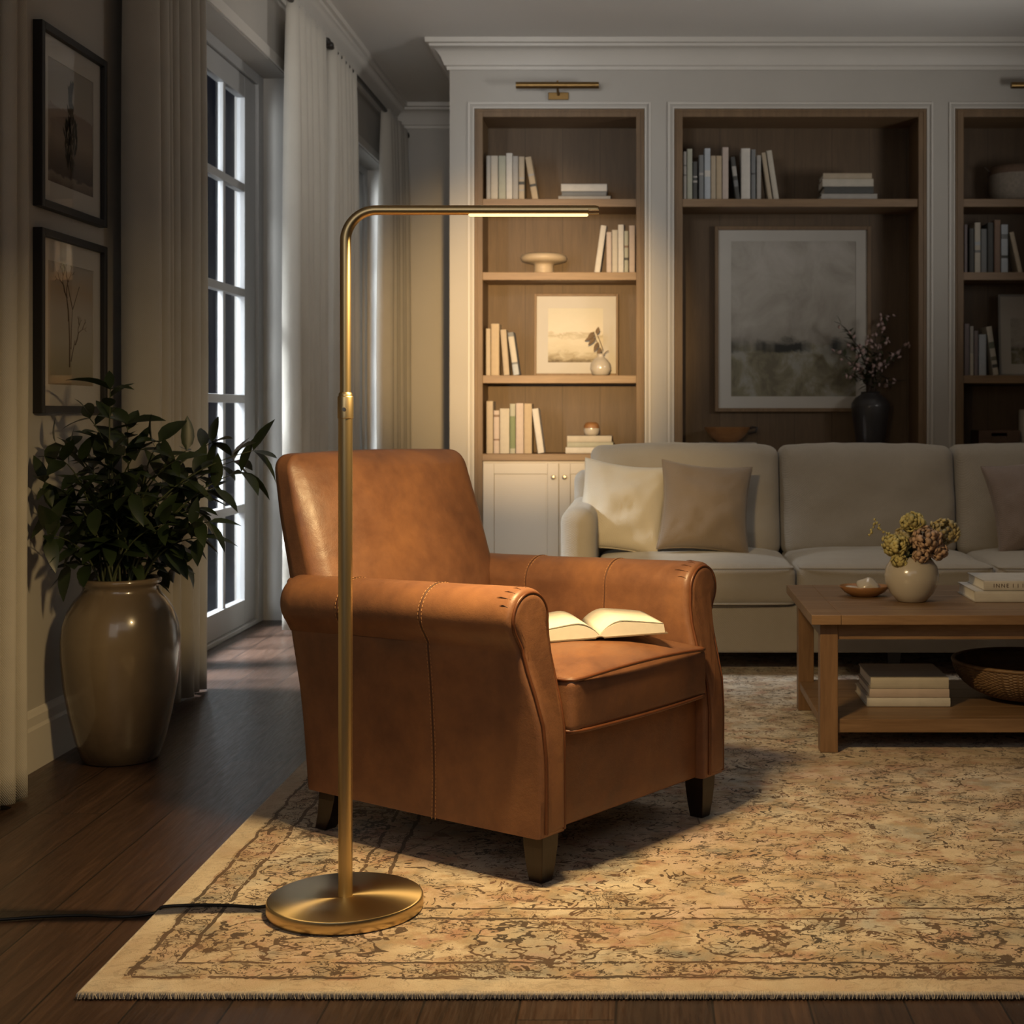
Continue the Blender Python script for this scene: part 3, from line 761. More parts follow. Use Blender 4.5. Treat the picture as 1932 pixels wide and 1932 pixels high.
def picture(label, X0, X1, Z0, Z1, Y, frame_m, fw, art, mt, mb_, name='framed_picture', depth=.02, tilt=0, inner=None, glass=False):
    cx = (X0 + X1) / 2; w2 = (X1 - X0) / 2; h = Z1 - Z0
    t = thing(name, label, 'picture', (cx, Y, Z0)); t.rotation_euler = (tilt, 0, 0)
    f = MB(); f.box(-w2, -w2 + fw, -depth, 0, 0, h); f.box(w2 - fw, w2, -depth, 0, 0, h); f.box(-w2 + fw, w2 - fw, -depth, 0, 0, fw); f.box(-w2 + fw, w2 - fw, -depth, 0, h - fw, h)
    f.build('frame', frame_m, t, bevel=.002)
    a0, a1, b0, b1 = inner
    g = MB(); y0, y1 = -depth * .55, -depth * .3
    g.box(-w2 + fw, a0, y0, y1, fw, h - fw); g.box(a1, w2 - fw, y0, y1, fw, h - fw); g.box(a0, a1, y0, y1, fw, b0); g.box(a0, a1, y0, y1, b1, h - fw)
    g.build('mat_board', M['mat'], t)
    pr = MB().box(-.5, .5, -.5, .5, -.5, .5).build('print', art, t); pr.location = ((a0 + a1) / 2, (-depth * .4 - .0) , (b0 + b1) / 2); pr.scale = (a1 - a0, depth * .1, b1 - b0)
    if glass: MB().box(-w2 + fw, w2 - fw, -depth * .72, -depth * .68, fw, h - fw).build('glass', M['glass'], t)
    return t

def art_landscape():
    t = NT('misty_landscape_print'); c = t.tc('Generated'); x, y, z = t.xyz(c)
    n1 = t.noise(c, 3.0, 6, .65, .6); n2 = t.noise(t.mapping(c, (1.6, 1, 3.5)), 2.2, 5, .65, .8); n3 = t.noise(t.mapping(c, loc=(3, 0, 2)), 5, 5, .6, .5)
    zz = t.math('ADD', z, t.math('MULTIPLY', t.math('SUBTRACT', n2, .5), .14))
    sky = t.ramp(n1, [(.3, (.26, .235, .20)), (.5, (.36, .335, .29)), (.7, (.44, .41, .37))])
    field = t.ramp(n3, [(.40, (.36, .36, .31)), (.50, (.22, .20, .11)), (.60, (.10, .085, .035))])
    col = t.mix(t.ramp(zz, [(.30, 1.0), (.36, 0.0)]), sky, field)
    haze = t.ramp(zz, [(.36, 1.0), (.48, 0.0)]); col = t.mix(t.math('MULTIPLY', haze, .45), col, (.17, .15, .12))
    zq = t.math('ADD', zz, t.math('MULTIPLY', t.math('SUBTRACT', t.noise(t.mapping(c, (1, 1, .6), loc=(2, 0, 5)), 7, 4, .6), .5), .09))
    band = t.math('MULTIPLY', t.ramp(zq, [(.27, 0.0), (.295, 1.0)]), t.ramp(zq, [(.345, 1.0), (.385, 0.0)]))
    gap = t.ramp(t.noise(t.comb(x, 0.0, 0.0), 3.4, 3), [(.42, 0.0), (.54, 1.0)])
    col = t.mix(t.math('MULTIPLY', band, gap), col, (.018, .018, .014))
    return t.base(col, .7)
def art_sketch():
    t = NT('dune_sketch_print'); c = t.tc('Generated'); x, y, z = t.xyz(c)
    n2 = t.noise(t.mapping(c, (2.2, 1, 5), (0, .35, 0)), 2.2, 5, .6, 1.0)
    zz = t.math('ADD', z, t.math('MULTIPLY', t.math('SUBTRACT', n2, .5), .35))
    col = t.ramp(zz, [(.0, (.12, .09, .05)), (.08, (.30, .25, .16)), (.2, (.48, .43, .32)), (.42, (.55, .50, .39)), (.5, (.40, .35, .25)), (.56, (.57, .52, .42)), (1, (.50, .47, .38))])
    return t.base(col, .75)
def art_tree(kind):
    t = NT('botanical_print_%s' % ('tree' if kind == 0 else 'coral')); c = t.tc('Generated'); x, y, z = t.xyz(c)
    n = t.noise(t.mapping(c, (2, 1, 3)), 2.4, 5, .6, .8)
    zz = t.math('ADD', z, t.math('MULTIPLY', t.math('SUBTRACT', n, .5), .12))
    if kind == 0: col = t.ramp(zz, [(.0, (.09, .06, .045)), (.08, (.20, .16, .12)), (.10, (.05, .035, .028)), (.22, (.10, .07, .05)), (.40, (.22, .17, .12)), (.62, (.19, .14, .11)), (.64, (.29, .26, .22)), (1, (.26, .24, .21))])
    else: col = t.ramp(zz, [(.0, (.24, .18, .11)), (.12, (.26, .23, .15)), (.35, (.34, .31, .25)), (.6, (.36, .32, .27)), (.8, (.33, .25, .17)), (1, (.30, .28, .25))])
    return t.base(col, .7)

# big landscape in middle bookcase (hung on the back panel)
Yp = FY + .325
X0, X1, Z1, Z0 = PX(1348, Yp), PX(1642, Yp), PZ(428, Yp), PZ(777, Yp)
w2 = (X1 - X0) / 2; cxp = (X0 + X1) / 2
picture('large framed misty landscape on the back of the middle bookcase', X0, X1, Z0, Z1, Yp - .001, M['oak'], .022, art_landscape(), 0, 0, depth=.035,
        inner=(PX(1379, Yp) - cxp, PX(1614, Yp) - cxp, PZ(748, Yp) - Z0, PZ(456, Yp) - Z0))
Yp = 8.46
X0, X1, Z1, Z0 = PX(1007.7, Yp), PX(1166.6, Yp), PZ(553.8, Yp), 1.2165
cxp = (X0 + X1) / 2
picture('square framed sandy sketch leaning on the lit third shelf', X0, X1, Z0, Z1, Yp, M['oak'], .014, art_sketch(), 0, 0, inner=(PX(1034, Yp) - cxp, PX(1137.6, Yp) - cxp, PZ(684, Yp) - Z0, PZ(581, Yp) - Z0), tilt=radians(-4))
Yp = 8.46
X0, X1, Z1, Z0 = PX(1884, Yp), PX(2040, Yp), PZ(555, Yp), 1.2165; cxp = (X0 + X1) / 2
picture('grey framed dark landscape print cut by the right photo edge', X0, X1, Z0, Z1, Yp, m_plain('grey_frame', (.25, .24, .22), .6), .012, art_landscape(), 0, 0, inner=(PX(1907.5, Yp) - cxp, PX(2012, Yp) - cxp, PZ(687, Yp) - Z0, PZ(600, Yp) - Z0), tilt=radians(-4))

# wooden bowl with handle
t = thing('serving_bowl', 'shallow wooden serving bowl on books behind the sofa', 'bowl', (PX(1372, 8.42), 8.42, zt_bowl + .0005))
MB().lathe([(.055, 0), (.06, .002), (.10, .035), (.128, .075), (.133, .088), (.126, .088), (.10, .045), (.05, .014), (0, .012)], 48).build('body', M['bowlwood'], t, smooth=60)
MB().tube([(.122, 0, .080), (.15, 0, .088), (.172, 0, .084), (.165, 0, .06), (.12, 0, .05)], .007, 8).build('handle', M['leg'], t, smooth=60)

# dark tall vase and blossom branches
VXc = PX(1642, 8.40)
o = MB().lathe([(.070, 0), (.074, .004), (.086, .10), (.102, .20), (.110, .262), (.108, .285), (.085, .318), (.058, .335), (.052, .345), (.058, .352), (.046, .350), (.04, .32), (0, .30)], 48).build('tall_vase', M['darkvase'], smooth=70, loc=(VXc, 8.40, .7724))
tag(o, 'tall matte black vase behind the sofa beside the landscape picture', 'vase')
t = thing('blossom_branches', 'thin branches with pale pink blossoms standing in the black vase', 'flowers', (VXc, 8.40, 1.09))
rb = random.Random(11); tw = MB(); fo = MB(); bl = MB()
def oval(mb_, p, nrm, r, e=.5):
    nrm = Vector(nrm).normalized(); a = nrm.orthogonal().normalized(); b = nrm.cross(a); v = [Vector(p) + nrm * r * .35]; n = 6
    for k in range(n): v.append(Vector(p) + a * r * cos(2 * pi * k / n) + b * r * e * sin(2 * pi * k / n))
    for k in range(n): v.append(Vector(p) - nrm * r * .3 + a * r * .5 * cos(2 * pi * k / n) + b * r * .5 * e * sin(2 * pi * k / n))
    f = [(0, 1 + k, 1 + (k + 1) % n) for k in range(n)] + [(1 + k, 1 + n + k, 1 + n + (k + 1) % n, 1 + (k + 1) % n) for k in range(n)] + [tuple(1 + n + k for k in range(n))[::-1]]
    mb_.add(v, f)
tips = [(1587, 612), (1600, 630), (1580, 665), (1607, 650), (1665, 600), (1680, 598), (1672, 640), (1640, 640), (1712, 650), (1695, 672), (1597, 705), (1620, 690), (1655, 690), (1690, 720)]
for i, (tx, ty) in enumerate(tips):
    Yt = 8.40 + rb.uniform(-.08, .04); tip = Vector((PX(tx, Yt) - VXc, Yt - 8.40, PZ(ty, Yt) - 1.09)); c0 = Vector((rb.uniform(-.02, .02), rb.uniform(-.02, .02), 0))
    pts = []
    for k in range(9):
        a = k / 8; q = c0.lerp(tip, a); q.x += sin(a * pi) * rb.uniform(-.012, .012) - (tip.x - c0.x) * .25 * sin(a * pi); q.z += .02 * sin(a * pi) + rb.uniform(-.004, .004); pts.append(q)
    tw.tube(pts, [.0042 * (1 - .6 * k / 8) for k in range(9)], 5)
    pink = tx > 1630 or i in (3, 11)
    for k in range(3, 9):
        for _ in range(3):
            q = pts[k] + Vector((rb.uniform(-.022, .022), rb.uniform(-.02, .02), rb.uniform(-.018, .018)))
            dv = Vector((rb.uniform(-1, 1), rb.uniform(-1, .2), rb.uniform(-.3, 1)))
            if k >= 5 and rb.random() < (.75 if pink else .45): oval(bl, q, dv, rb.uniform(.013, .022), .7)
            else: leaf_into(fo, pts[k], dv, (0, 0, 1), rb.uniform(.045, .07), .022)
tw.build('twigs', M['twig'], t, smooth=180)
fo.build('foliage', m_plain('olive_leaf', (.06, .065, .03), .6, .3), t, smooth=180)
bl.build('blossoms', m_plain('pink_blossom', (.42, .30, .28), .7, .2), t, smooth=180)

# right bookcase items
Yr = 8.408; Xr = PX(1920, Yr)
t = thing('round_basket', 'round pale basket with brown rim and cord handle on top right shelf', 'basket', (Xr, Yr, SH + .0005))
MB().lathe([(.13, 0), (.150, .01), (.162, .06), (.163, .11), (.160, .155)], 56).build('body', m_plain('pale_weave', (.24, .205, .165), .8, .15, 60, .4), t, smooth=60)
MB().lathe([(.160, .155), (.162, .175), (.150, .198), (.14, .202), (.13, .19), (0, .185)], 56).build('rim', m_plain('brown_weave', (.13, .08, .05), .7, .15, 60, .4), t, smooth=60)
MB().tube([(-.160, 0, .175), (-.185, -.005, .198), (-.195, -.01, .205)], .004, 6).build('cord_loop', M['twig'], t, smooth=60)
t = thing('wooden_box', 'brown wooden box with slot handle, lower right bookcase', 'box', (PX(1885.5, 8.36), 8.36, .7724))
bx = MB(); hw_ = PX(1924.6, 8.36) - PX(1885.5, 8.36); hh = PZ(811.8, 8.36) - .7724
bx.box(-hw_, -.045, -.004, .01, 0, hh); bx.box(.045, hw_, -.004, .01, 0, hh); bx.box(-.045, .045, -.004, .01, 0, hh - .034); bx.box(-.045, .045, -.004, .01, hh - .016, hh)
bx.box(-hw_, -hw_ + .01, .01, .20, 0, hh); bx.box(hw_ - .01, hw_, .01, .20, 0, hh); bx.box(-hw_ + .01, hw_ - .01, .19, .20, 0, hh); bx.box(-hw_ + .01, hw_ - .01, .01, .19, 0, .01)
bx.build('body', m_wood('walnut', (.11, .06, .035), (.065, .034, .02), 'x', .5), t, bevel=.002)
lt = MB(); lt.box(-hw_ + .012, hw_ - .012, .012, .188, hh - .012, hh - .006); lt.build('lid', m_wood('walnut_lid', (.10, .055, .03), (.06, .03, .02), 'x', .5), t)
o = MB().lathe([(.05, 0), (.056, .004), (.056, .245), (.053, .25), (.049, .245), (.049, .02), (0, .02)], 40).build('cylinder_vase', M['whitevase'], smooth=40, loc=(PX(1922, 8.45) + .056, 8.45, .7724))
tag(o, 'pale cylinder vase at the right photo edge behind the wooden box', 'vase')

# ------------------------------------------------------------------ framed prints on the left wall
def wall_print(label, z0, z1, kind, y0=4.10, y1=4.60):
    t = thing('framed_print', label, 'picture', (WX, (y0 + y1) / 2, z0), radians(90)); w2 = (y1 - y0) / 2; h = z1 - z0; fw = .022; dp = .028
    # local x runs along world y, local -y faces the room
    f = MB(); f.box(-w2, -w2 + fw, -dp, 0, 0, h); f.box(w2 - fw, w2, -dp, 0, 0, h); f.box(-w2 + fw, w2 - fw, -dp, 0, 0, fw); f.box(-w2 + fw, w2 - fw, -dp, 0, h - fw, h)
    f.build('frame', M['blackframe'], t, bevel=.002)
    mg = .062; a0, a1, b0, b1 = -w2 + fw + mg * .9, w2 - fw - mg * .9, fw + mg, h - fw - mg
    g = MB(); g.box(-w2 + fw, a0, -.012, -.008, fw, h - fw); g.box(a1, w2 - fw, -.012, -.008, fw, h - fw); g.box(a0, a1, -.012, -.008, fw, b0); g.box(a0, a1, -.012, -.008, b1, h - fw)
    g.build('mat_board', M['mat'], t)
    pr = MB().box(-.5, .5, -.5, .5, -.5, .5).build('print', art_tree(kind), t); pr.location = (0, -.009, (b0 + b1) / 2); pr.scale = (a1 - a0, .001, b1 - b0)
    W, Hh = a1 - a0, b1 - b0; zc = b0; r = random.Random(5 + kind); d = MB(); yy = -.0102
    if kind == 0:   # slender bushy plant
        d.tube([(0.0, yy, zc + .07 * Hh), (.003, yy, zc + .85 * Hh)], .0015, 5, flat=.3)
        for i in range(150):
            a = r.random() ** .8; wd = (.045 if a < .55 else .022) * W / .33 * (1 - abs(a - .38) * .9)
            p = (r.uniform(-wd, wd), yy, zc + (.12 + a * .72) * Hh); leaf_into(d, p, (r.uniform(-.6, .6), 0, 1), (0, -1, 0), r.uniform(.02, .04), .010, 0, 0, 3)
        m_ = m_plain('ink_green', (.035, .035, .025), .8, .2)
    else:           # bare branching coral-like twigs
        def br(p, a, L, rad, dep):
            q = (p[0] + sin(a) * L, yy, p[2] + cos(a) * L); mdp = ((p[0] + q[0]) / 2 + r.uniform(-.006, .006), yy, (p[2] + q[2]) / 2)
            d.tube([p, mdp, q], [rad, rad * .85, rad * .7], 5, flat=.3)
            if dep:
                for s_ in (-1, 1): br(q, a + s_ * r.uniform(.25, .6), L * r.uniform(.55, .8), rad * .7, dep - 1)
        br((-.01, yy, zc + .15 * Hh), -.05, .16, .004, 0); br((-.018, yy, zc + .53 * Hh), -.2, .07, .0045, 4); br((.0, yy, zc + .2 * Hh), .45, .07, .003, 0); br((.03, yy, zc + .34 * Hh), .6, .045, .003, 3)
        br((.0, yy, zc + .3 * Hh), .1, .12, .002, 1)
        m_ = m_plain('ink_brown', (.11, .075, .05), .8, .2)
    d.build('drawing', m_, t, smooth=180)
    MB().box(-w2 + fw, w2 - fw, -.018, -.0165, fw, h - fw).build('glass', M['glass'], t)
wall_print('upper black framed print of a dark slender plant, left wall', 1.585, 2.11, 0)
wall_print('lower black framed print of bare branching twigs, above the potted plant', 1.0, 1.525, 1)

# ------------------------------------------------------------------ curtains and rods
ROD = 2.886; RXX = -1.61
def curtain(label, y0, y1, nf, seed, x_mid=RXX, amp=.045, ztop=ROD + .012, bot=.012, spread=(0, 0)):
    r = random.Random(seed); NZ, NS = 36, nf * 14
    ph = [r.uniform(.75, 1.3) for _ in range(nf)]; tot = sum(ph); cum = [0]
    for q in ph: cum.append(cum[-1] + q / tot)
    mb_ = MB(); v = []; f = []
    for j in range(NZ + 1):
        a = j / NZ; z = bot + (ztop - bot) * a
        for i in range(NS + 1):
            k = i // 14 if i < NS else nf - 1; fr = (i - k * 14) / 14.0
            u = cum[k] + (cum[k + 1] - cum[k]) * fr
            ya = y0 - spread[0] * (1 - a); yb = y1 + spread[1] * (1 - a)
            env = 1.0 - .45 * a ** 6
            depth = amp * env * ph[k] * (2 * abs(sin(pi * fr)) ** .55 - 1.1)
            nz = noise.noise(Vector((u * nf * .8 + seed, z * .7, seed * 1.3)))
            x = x_mid + depth + nz * .012 * (1 - a * .7)
            y = ya + (yb - ya) * u + .012 * cos(2 * pi * fr * 2) * (yb - ya) / nf * 4 * .2 + noise.noise(Vector((u * nf, z * .9, 7 + seed))) * .010
            v.append((x, y, z + (.006 * sin(u * 9 + seed) if j == 0 else 0)))
    for j in range(NZ):
        for i in range(NS): f.append((j * (NS + 1) + i, j * (NS + 1) + i + 1, (j + 1) * (NS + 1) + i + 1, (j + 1) * (NS + 1) + i))
    mb_.add(v, f)
    o = mb_.build('curtain', M['linen'], smooth=180, solid=.003); tag(o, label, 'curtain', 'linen curtains along the left wall'); return o
curtain('linen curtain at the far left photo edge, nearest the camera', 2.90, 3.80, 12, 1, x_mid=-1.63)
curtain('linen curtain behind the potted plant, left of the glazed door', 4.66, 5.30, 7, 2, x_mid=-1.615)
curtain('linen curtain just right of the glazed door', 6.64, 7.32, 6, 3, x_mid=-1.605)
curtain('linen curtain left of the far window, next to the rod finials', 7.50, 8.12, 6, 4)
curtain('farthest linen curtain beside the back wall corner', 9.06, 9.78, 6, 5, x_mid=-1.605)
def rod(label, y0, y1):
    t = thing('curtain_rod', label, 'curtain rod', (RXX, y0, ROD)); L = y1 - y0
    MB().tube([(0, 0, 0), (0, L, 0)], .0125, 14).build('rod', M['iron'], t, smooth=40)
    for s_, yy in ((-1, 0), (1, L)):
        MB().lathe([(.008, 0), (.014, .004), (.014, .010), (.008, .014), (.016, .022), (.022, .034), (.020, .048), (.010, .058), (0, .060)], 20).build('finial', M['iron'], t, smooth=60, loc=(0, yy, 0), rot=(radians(-90 * s_), 0, 0))
    for yy in (.08, L - .05):
        b = MB(); b.tube([(WX - RXX + .001, yy, -.01), (-.02, yy, -.01), (0, yy, -.014)], .007, 8); b.lathe([(.022, 0), (.022, .006), (0, .006)], 16)
        b = MB(); b.tube([(WX - RXX + .001, yy, -.01), (-.02, yy, -.01), (0, yy, -.020)], .007, 8); b.box(WX - RXX + .0005, WX - RXX + .008, yy - .018, yy + .018, -.04, .02)
        b.build('bracket', M['iron'], t, smooth=40)
rod('black curtain rod above the nearest curtain, outside the top edge', 2.0, 3.92)
rod('black curtain rod over the glazed door with ball finials', 4.58, 7.36)
rod('black curtain rod over the far window, ending by the back wall', 7.50, 9.84)

# ------------------------------------------------------------------ floor pot with foliage
PC = (-1.515, 4.22)
t = thing('floor_pot', 'large glazed tan ceramic pot on the wood floor by the wall', 'pot', (PC[0], PC[1], 0))
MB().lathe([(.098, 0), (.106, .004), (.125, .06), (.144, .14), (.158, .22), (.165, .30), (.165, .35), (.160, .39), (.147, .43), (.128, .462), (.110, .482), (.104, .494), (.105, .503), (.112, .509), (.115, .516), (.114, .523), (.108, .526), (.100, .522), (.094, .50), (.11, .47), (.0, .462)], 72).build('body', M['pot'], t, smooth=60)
MB().lathe([(.108, .468), (.05, .474), (0, .472)][::-1], 30).build('soil', M['soil'], t, smooth=60)
t = thing('potted_foliage', 'bushy dark green leafy branches growing from the tan pot', 'plant', (PC[0], PC[1], .474))
r = random.Random(21)
tips = [(208, 735), (170, 790), (240, 800), (84, 835), (120, 870), (75, 910), (85, 960), (90, 1010), (110, 960), (150, 900), (190, 870), (215, 850), (262, 850), (300, 835), (330, 870), (352, 850), (400, 835), (440, 870), (478, 850), (455, 890), (405, 920), (370, 900), (395, 985), (365, 960), (375, 1015), (330, 1030), (345, 1065), (130, 1065), (150, 1020), (250, 930), (285, 960), (215, 950), (180, 960), (310, 990), (240, 1010), (200, 1020), (270, 1030), (160, 980)]
st = MB(); fo = MB()
for i, (tx, ty) in enumerate(tips):
    edge_ = tx < 130
    Yt = PC[1] + (r.uniform(-.22, -.08) if edge_ else r.uniform(-.17, .17))
    X = max(PX(tx, Yt), -1.665); tip = Vector((X - PC[0], Yt - PC[1], PZ(ty, Yt) - .474))
    a0 = r.uniform(0, 2 * pi); c0 = Vector((cos(a0) * .05, sin(a0) * .05, 0)); dirn = (tip - c0)
    pts = []; NN = 12
    ctrl = Vector((c0.x + dirn.x * .25, c0.y + dirn.y * .25, tip.z * .75 + .03))
    for k in range(NN + 1):
        a = k / NN; q = c0 * (1 - a) ** 2 + ctrl * 2 * a * (1 - a) + tip * a * a; pts.append(q)
    st.tube(pts, [.0042 * (1 - .7 * k / NN) for k in range(NN + 1)], 6)
    start = 3 if ty < 1000 else 5
    ang = r.uniform(0, 6)
    for k in range(start, NN + 1):
        q = pts[k]; tg = (pts[min(k + 1, NN)] - pts[k - 1]).normalized()
        if r.random() < .10 and k < NN: continue
        nl = 1 if k < NN else 3
        for _ in range(nl):
            ang += 2.4; sd = tg.orthogonal().normalized(); bn = tg.cross(sd)
            out = sd * cos(ang) + bn * sin(ang)
            dv = tg * r.uniform(.35, .8) + out * r.uniform(.7, 1.1) + Vector((0, 0, -.05))
            if q.x + PC[0] + dv.normalized().x * .09 < -1.70: dv.x = abs(dv.x) * .3
            L = r.uniform(.075, .120) * (1.0 if k > 3 else .8)
            leaf_into(fo, q, dv, (r.uniform(-.4, .4), r.uniform(-.6, .2), 1), L, L * r.uniform(.34, .46), r.uniform(.15, .4), r.uniform(.05, .35), 5)
st.build('stems', M['stem'], t, smooth=180); fo.build('foliage', M['leaf'], t, smooth=180)

# ------------------------------------------------------------------ sofa
t = thing('sofa', 'greige linen three seat sofa behind the coffee table', 'sofa', (.94, 5.95, 0))
ox, oy = -.94, -5.95
def S(x0, x1, y0, y1, z0, z1, r_, nm, m_, warp=None, mid=8, seg=4):
    return MB().rbox(x1 - x0, y1 - y0, z1 - z0, r_, ((x0 + x1) / 2 + ox, (y0 + y1) / 2 + oy, (z0 + z1) / 2), seg, mid, warp).build(nm, m_, t, smooth=180)
S(-.20, 2.10, 5.50, 6.42, .095, .275, .015, 'base', M['sofa'])
S(-.315, -.185, 5.50, 6.42, .095, .645, .062, 'arm', M['sofa'], warp=lambda p, n: (p.x * (1 + .05 * max(0, n.z)), p.y, p.z))
S(2.085, 2.215, 5.50, 6.42, .095, .645, .062, 'arm', M['sofa'])
S(-.30, 2.20, 6.24, 6.42, .20, .755, .045, 'back_frame', M['sofa'])
seams = [-.185, .575, 1.325, 2.085]
for i in range(3):
    a, b = seams[i] + .003, seams[i + 1] - .003
    def wp(p, n):
        cr = .030 * (1 - n.x ** 4) * (1 - max(-1, min(1, n.y)) ** 4); nn = noise.noise(Vector((p.x * 5 + i * 9, p.y * 5, 3))) * .006
        z = p.z + (cr + nn) * (1 if n.z > 0 else 0)
        y = p.y - (.014 * (1 - n.x ** 2) * (1 - n.z ** 2) if n.y < -.5 else 0)
        return (p.x, y, z)
    so_ = S(a, b, 5.475, 6.16, .276, .425, .028, 'seat_cushion', M['sofa'], wp, 12)
    wb = MB()
    for zz in (.418, .285):
        wb.tube([(a + .012 + ox, 5.62 + oy, zz), (a + .010 + ox, 5.487 + oy, zz), (a + .03 + ox, 5.474 + oy, zz)] + [(a + .03 + (b - a - .06) * q / 12 + ox, 5.472 - .010 * (1 - (q / 6 - 1) ** 2) + oy, zz) for q in range(1, 12)] + [(b - .03 + ox, 5.474 + oy, zz), (b - .010 + ox, 5.487 + oy, zz), (b - .012 + ox, 5.62 + oy, zz)], .0035, 6)
    w_o = wb.build('piping', M['sofa'], so_, smooth=60)
bs = [(-.225, .567), (.571, 1.30), (1.304, 2.06)]
for i, (a, b) in enumerate(bs):
    def wp2(p, n):
        puff = .035 * (1 - n.x ** 4) * (1 - n.z ** 4); nn = noise.noise(Vector((p.x * 6 + i * 5, p.z * 7, 1.5))) * .012 + noise.noise(Vector((p.x * 17 + i * 5, p.z * 15, 4.5))) * .004
        y = p.y - (puff + nn) * (1 if n.y < 0 else 0) + p.z * .20
        z = p.z + (.012 * (1 - n.x ** 2) + noise.noise(Vector((p.x * 11 + i, 0, 2))) * .007 if n.z > .6 else 0)
        return (p.x, y, z)
    MB().rbox(b - a, .21, .455, .045, ((a + b) / 2 + ox, 6.17 + oy, .635), 5, 16, wp2).build('back_cushion', M['sofa'], t, smooth=180)
for (x, y) in ((-.25, 5.56), (2.15, 5.56), (-.25, 6.34), (2.15, 6.34), (.95, 5.56), (.95, 6.34)):
    MB().loft([[(x + ox + sx * .018, y + oy + sy * .018, .0142) for sx, sy in ((-1, -1), (1, -1), (1, 1), (-1, 1))], [(x + ox + sx * .026, y + oy + sy * .026, .096) for sx, sy in ((-1, -1), (1, -1), (1, 1), (-1, 1))]]).build('foot', M['leg'], t, recalc=True)

def throw_pillow(label, m_, loc, rot, hx=.2, hz=.2, th=.075, seed=1, corners=None, flip=None):
    t = thing('throw_pillow', label, 'pillow', loc); t.rotation_euler = rot
    N = 26; mb_ = MB(); v = []; f = []
    def P(u, w_, s_):
        px = u * hx * (1 - .10 * (1 - w_ * w_)) ; pz = w_ * hz * (1 - .10 * (1 - u * u))
        k = max(0, (1 - u * u) * (1 - w_ * w_)) ** .42
        wr = noise.noise(Vector((u * 2.3 + seed * 3, w_ * 2.3, s_ * 2 + seed))) * .017 + noise.noise(Vector((u * 6 + w_ * 3 + seed, w_ * 2, s_))) * .009
        # creases running in from the corners
        cr = 0
        for cu, cw in ((-1, -1), (1, -1), (1, 1), (-1, 1)):
            dd = math.hypot(u - cu, w_ - cw); an = math.atan2(w_ - cw, u - cu); cr += .012 * sin(an * 13 + seed) * math.exp(-dd * 2.2) * min(1, dd * 3)
        return (px, s_ * (th * k + (wr + cr) * k), pz)
    for s_ in (-1, 1):
        o_ = len(v)
        for j in range(N + 1):
            for i in range(N + 1): v.append(P(-cos(pi * i / N) , -cos(pi * j / N), s_))
        for j in range(N):
            for i in range(N):
                q = [o_ + j * (N + 1) + i, o_ + j * (N + 1) + i + 1, o_ + (j + 1) * (N + 1) + i + 1, o_ + (j + 1) * (N + 1) + i]
                f.append(q if s_ < 0 else q[::-1])
    mb_.add(v, f); mb_.build('cover', m_, t, smooth=180, weld=True)
    lp = []
    for k in range(24): a = -1 + 2 * k / 24; lp.append(P(a, -1, 0))
    for k in range(24): a = -1 + 2 * k / 24; lp.append(P(1, a, 0))
    for k in range(24): a = 1 - 2 * k / 24; lp.append(P(a, 1, 0))
    for k in range(24): a = 1 - 2 * k / 24; lp.append(P(-1, a, 0))
    MB().tube(lp, .0035, 6, closed=True).build('piping', m_, t, smooth=60)
    return t
throw_pillow('light oatmeal cushion leaning on the left sofa arm', M['pil_light'], (PX(1175, 5.86), 5.86, .622), (radians(-20), radians(6), radians(-7)), .182, .19, seed=2)
throw_pillow('brown taupe cushion right of the light one on the sofa', M['pil_brown'], (PX(1330, 5.79), 5.79, .626), (radians(-20), radians(5), radians(3)), .182, .185, seed=5)
throw_pillow('mauve taupe cushion at the right photo edge on the sofa', M['pil_plum'], (PX(1955, 5.88), 5.88, .632), (radians(-18), radians(-9), radians(-5)), .185, .19, seed=8)

# ------------------------------------------------------------------ coffee table
TX0, TX1, TY0, TY1, TZ = .482, 2.10, 4.19, 4.93, .420
t = thing('coffee_table', 'oak coffee table with lower shelf on the rug', 'table', ((TX0 + TX1) / 2, (TY0 + TY1) / 2, .0136)); cx, cy = (TX0 + TX1) / 2, (TY0 + TY1) / 2
def T(x0, x1, y0, y1, z0, z1, nm, m_, bv=.002): return MB().box(x0 - cx, x1 - cx, y0 - cy, y1 - cy, z0 - .0136, z1 - .0136).build(nm, m_, t, bevel=bv)
# top: breadboard end + planks
mb = MB(); bw = .085
mb.box(TX0 - cx, TX0 + bw - cx, TY0 - cy, TY1 - cy, TZ - .0136 - .028, TZ - .0136)
mb.box(TX1 - bw - cx, TX1 - cx, TY0 - cy, TY1 - cy, TZ - .0136 - .028, TZ - .0136)
npl = 5; pw = (TY1 - TY0) / npl
for i in range(npl): mb.box(TX0 + bw + .0008 - cx, TX1 - bw - .0008 - cx, TY0 + i * pw + .0004 - cy, TY0 + (i + 1) * pw - .0004 - cy, TZ - .0136 - .028, TZ - .0136)
mb.build('tabletop', M['table'], t, bevel=.0015)
lw = .052
for (x, y) in ((.512, 4.235), (.512, 4.835), (2.02, 4.235), (2.02, 4.835)): T(x, x + lw, y, y + lw, .0142, TZ - .028, 'leg', M['tablez'])
T(.564, 2.02, 4.245, 4.265, TZ - .078, TZ - .028, 'apron', M['table']); T(.564, 2.02, 4.855, 4.875, TZ - .078, TZ - .028, 'apron', M['table'])
T(.520, .540, 4.287, 4.835, TZ - .078, TZ - .028, 'apron', M['table']); T(2.04, 2.06, 4.287, 4.835, TZ - .078, TZ - .028, 'apron', M['table'])
mb = MB()
for i in range(4):
    a = 4.287 + i * .137
    mb.box(.516 - cx, 2.068 - cx, a - cy, a + .1362 - cy, .085 - .0136, .110 - .0136)
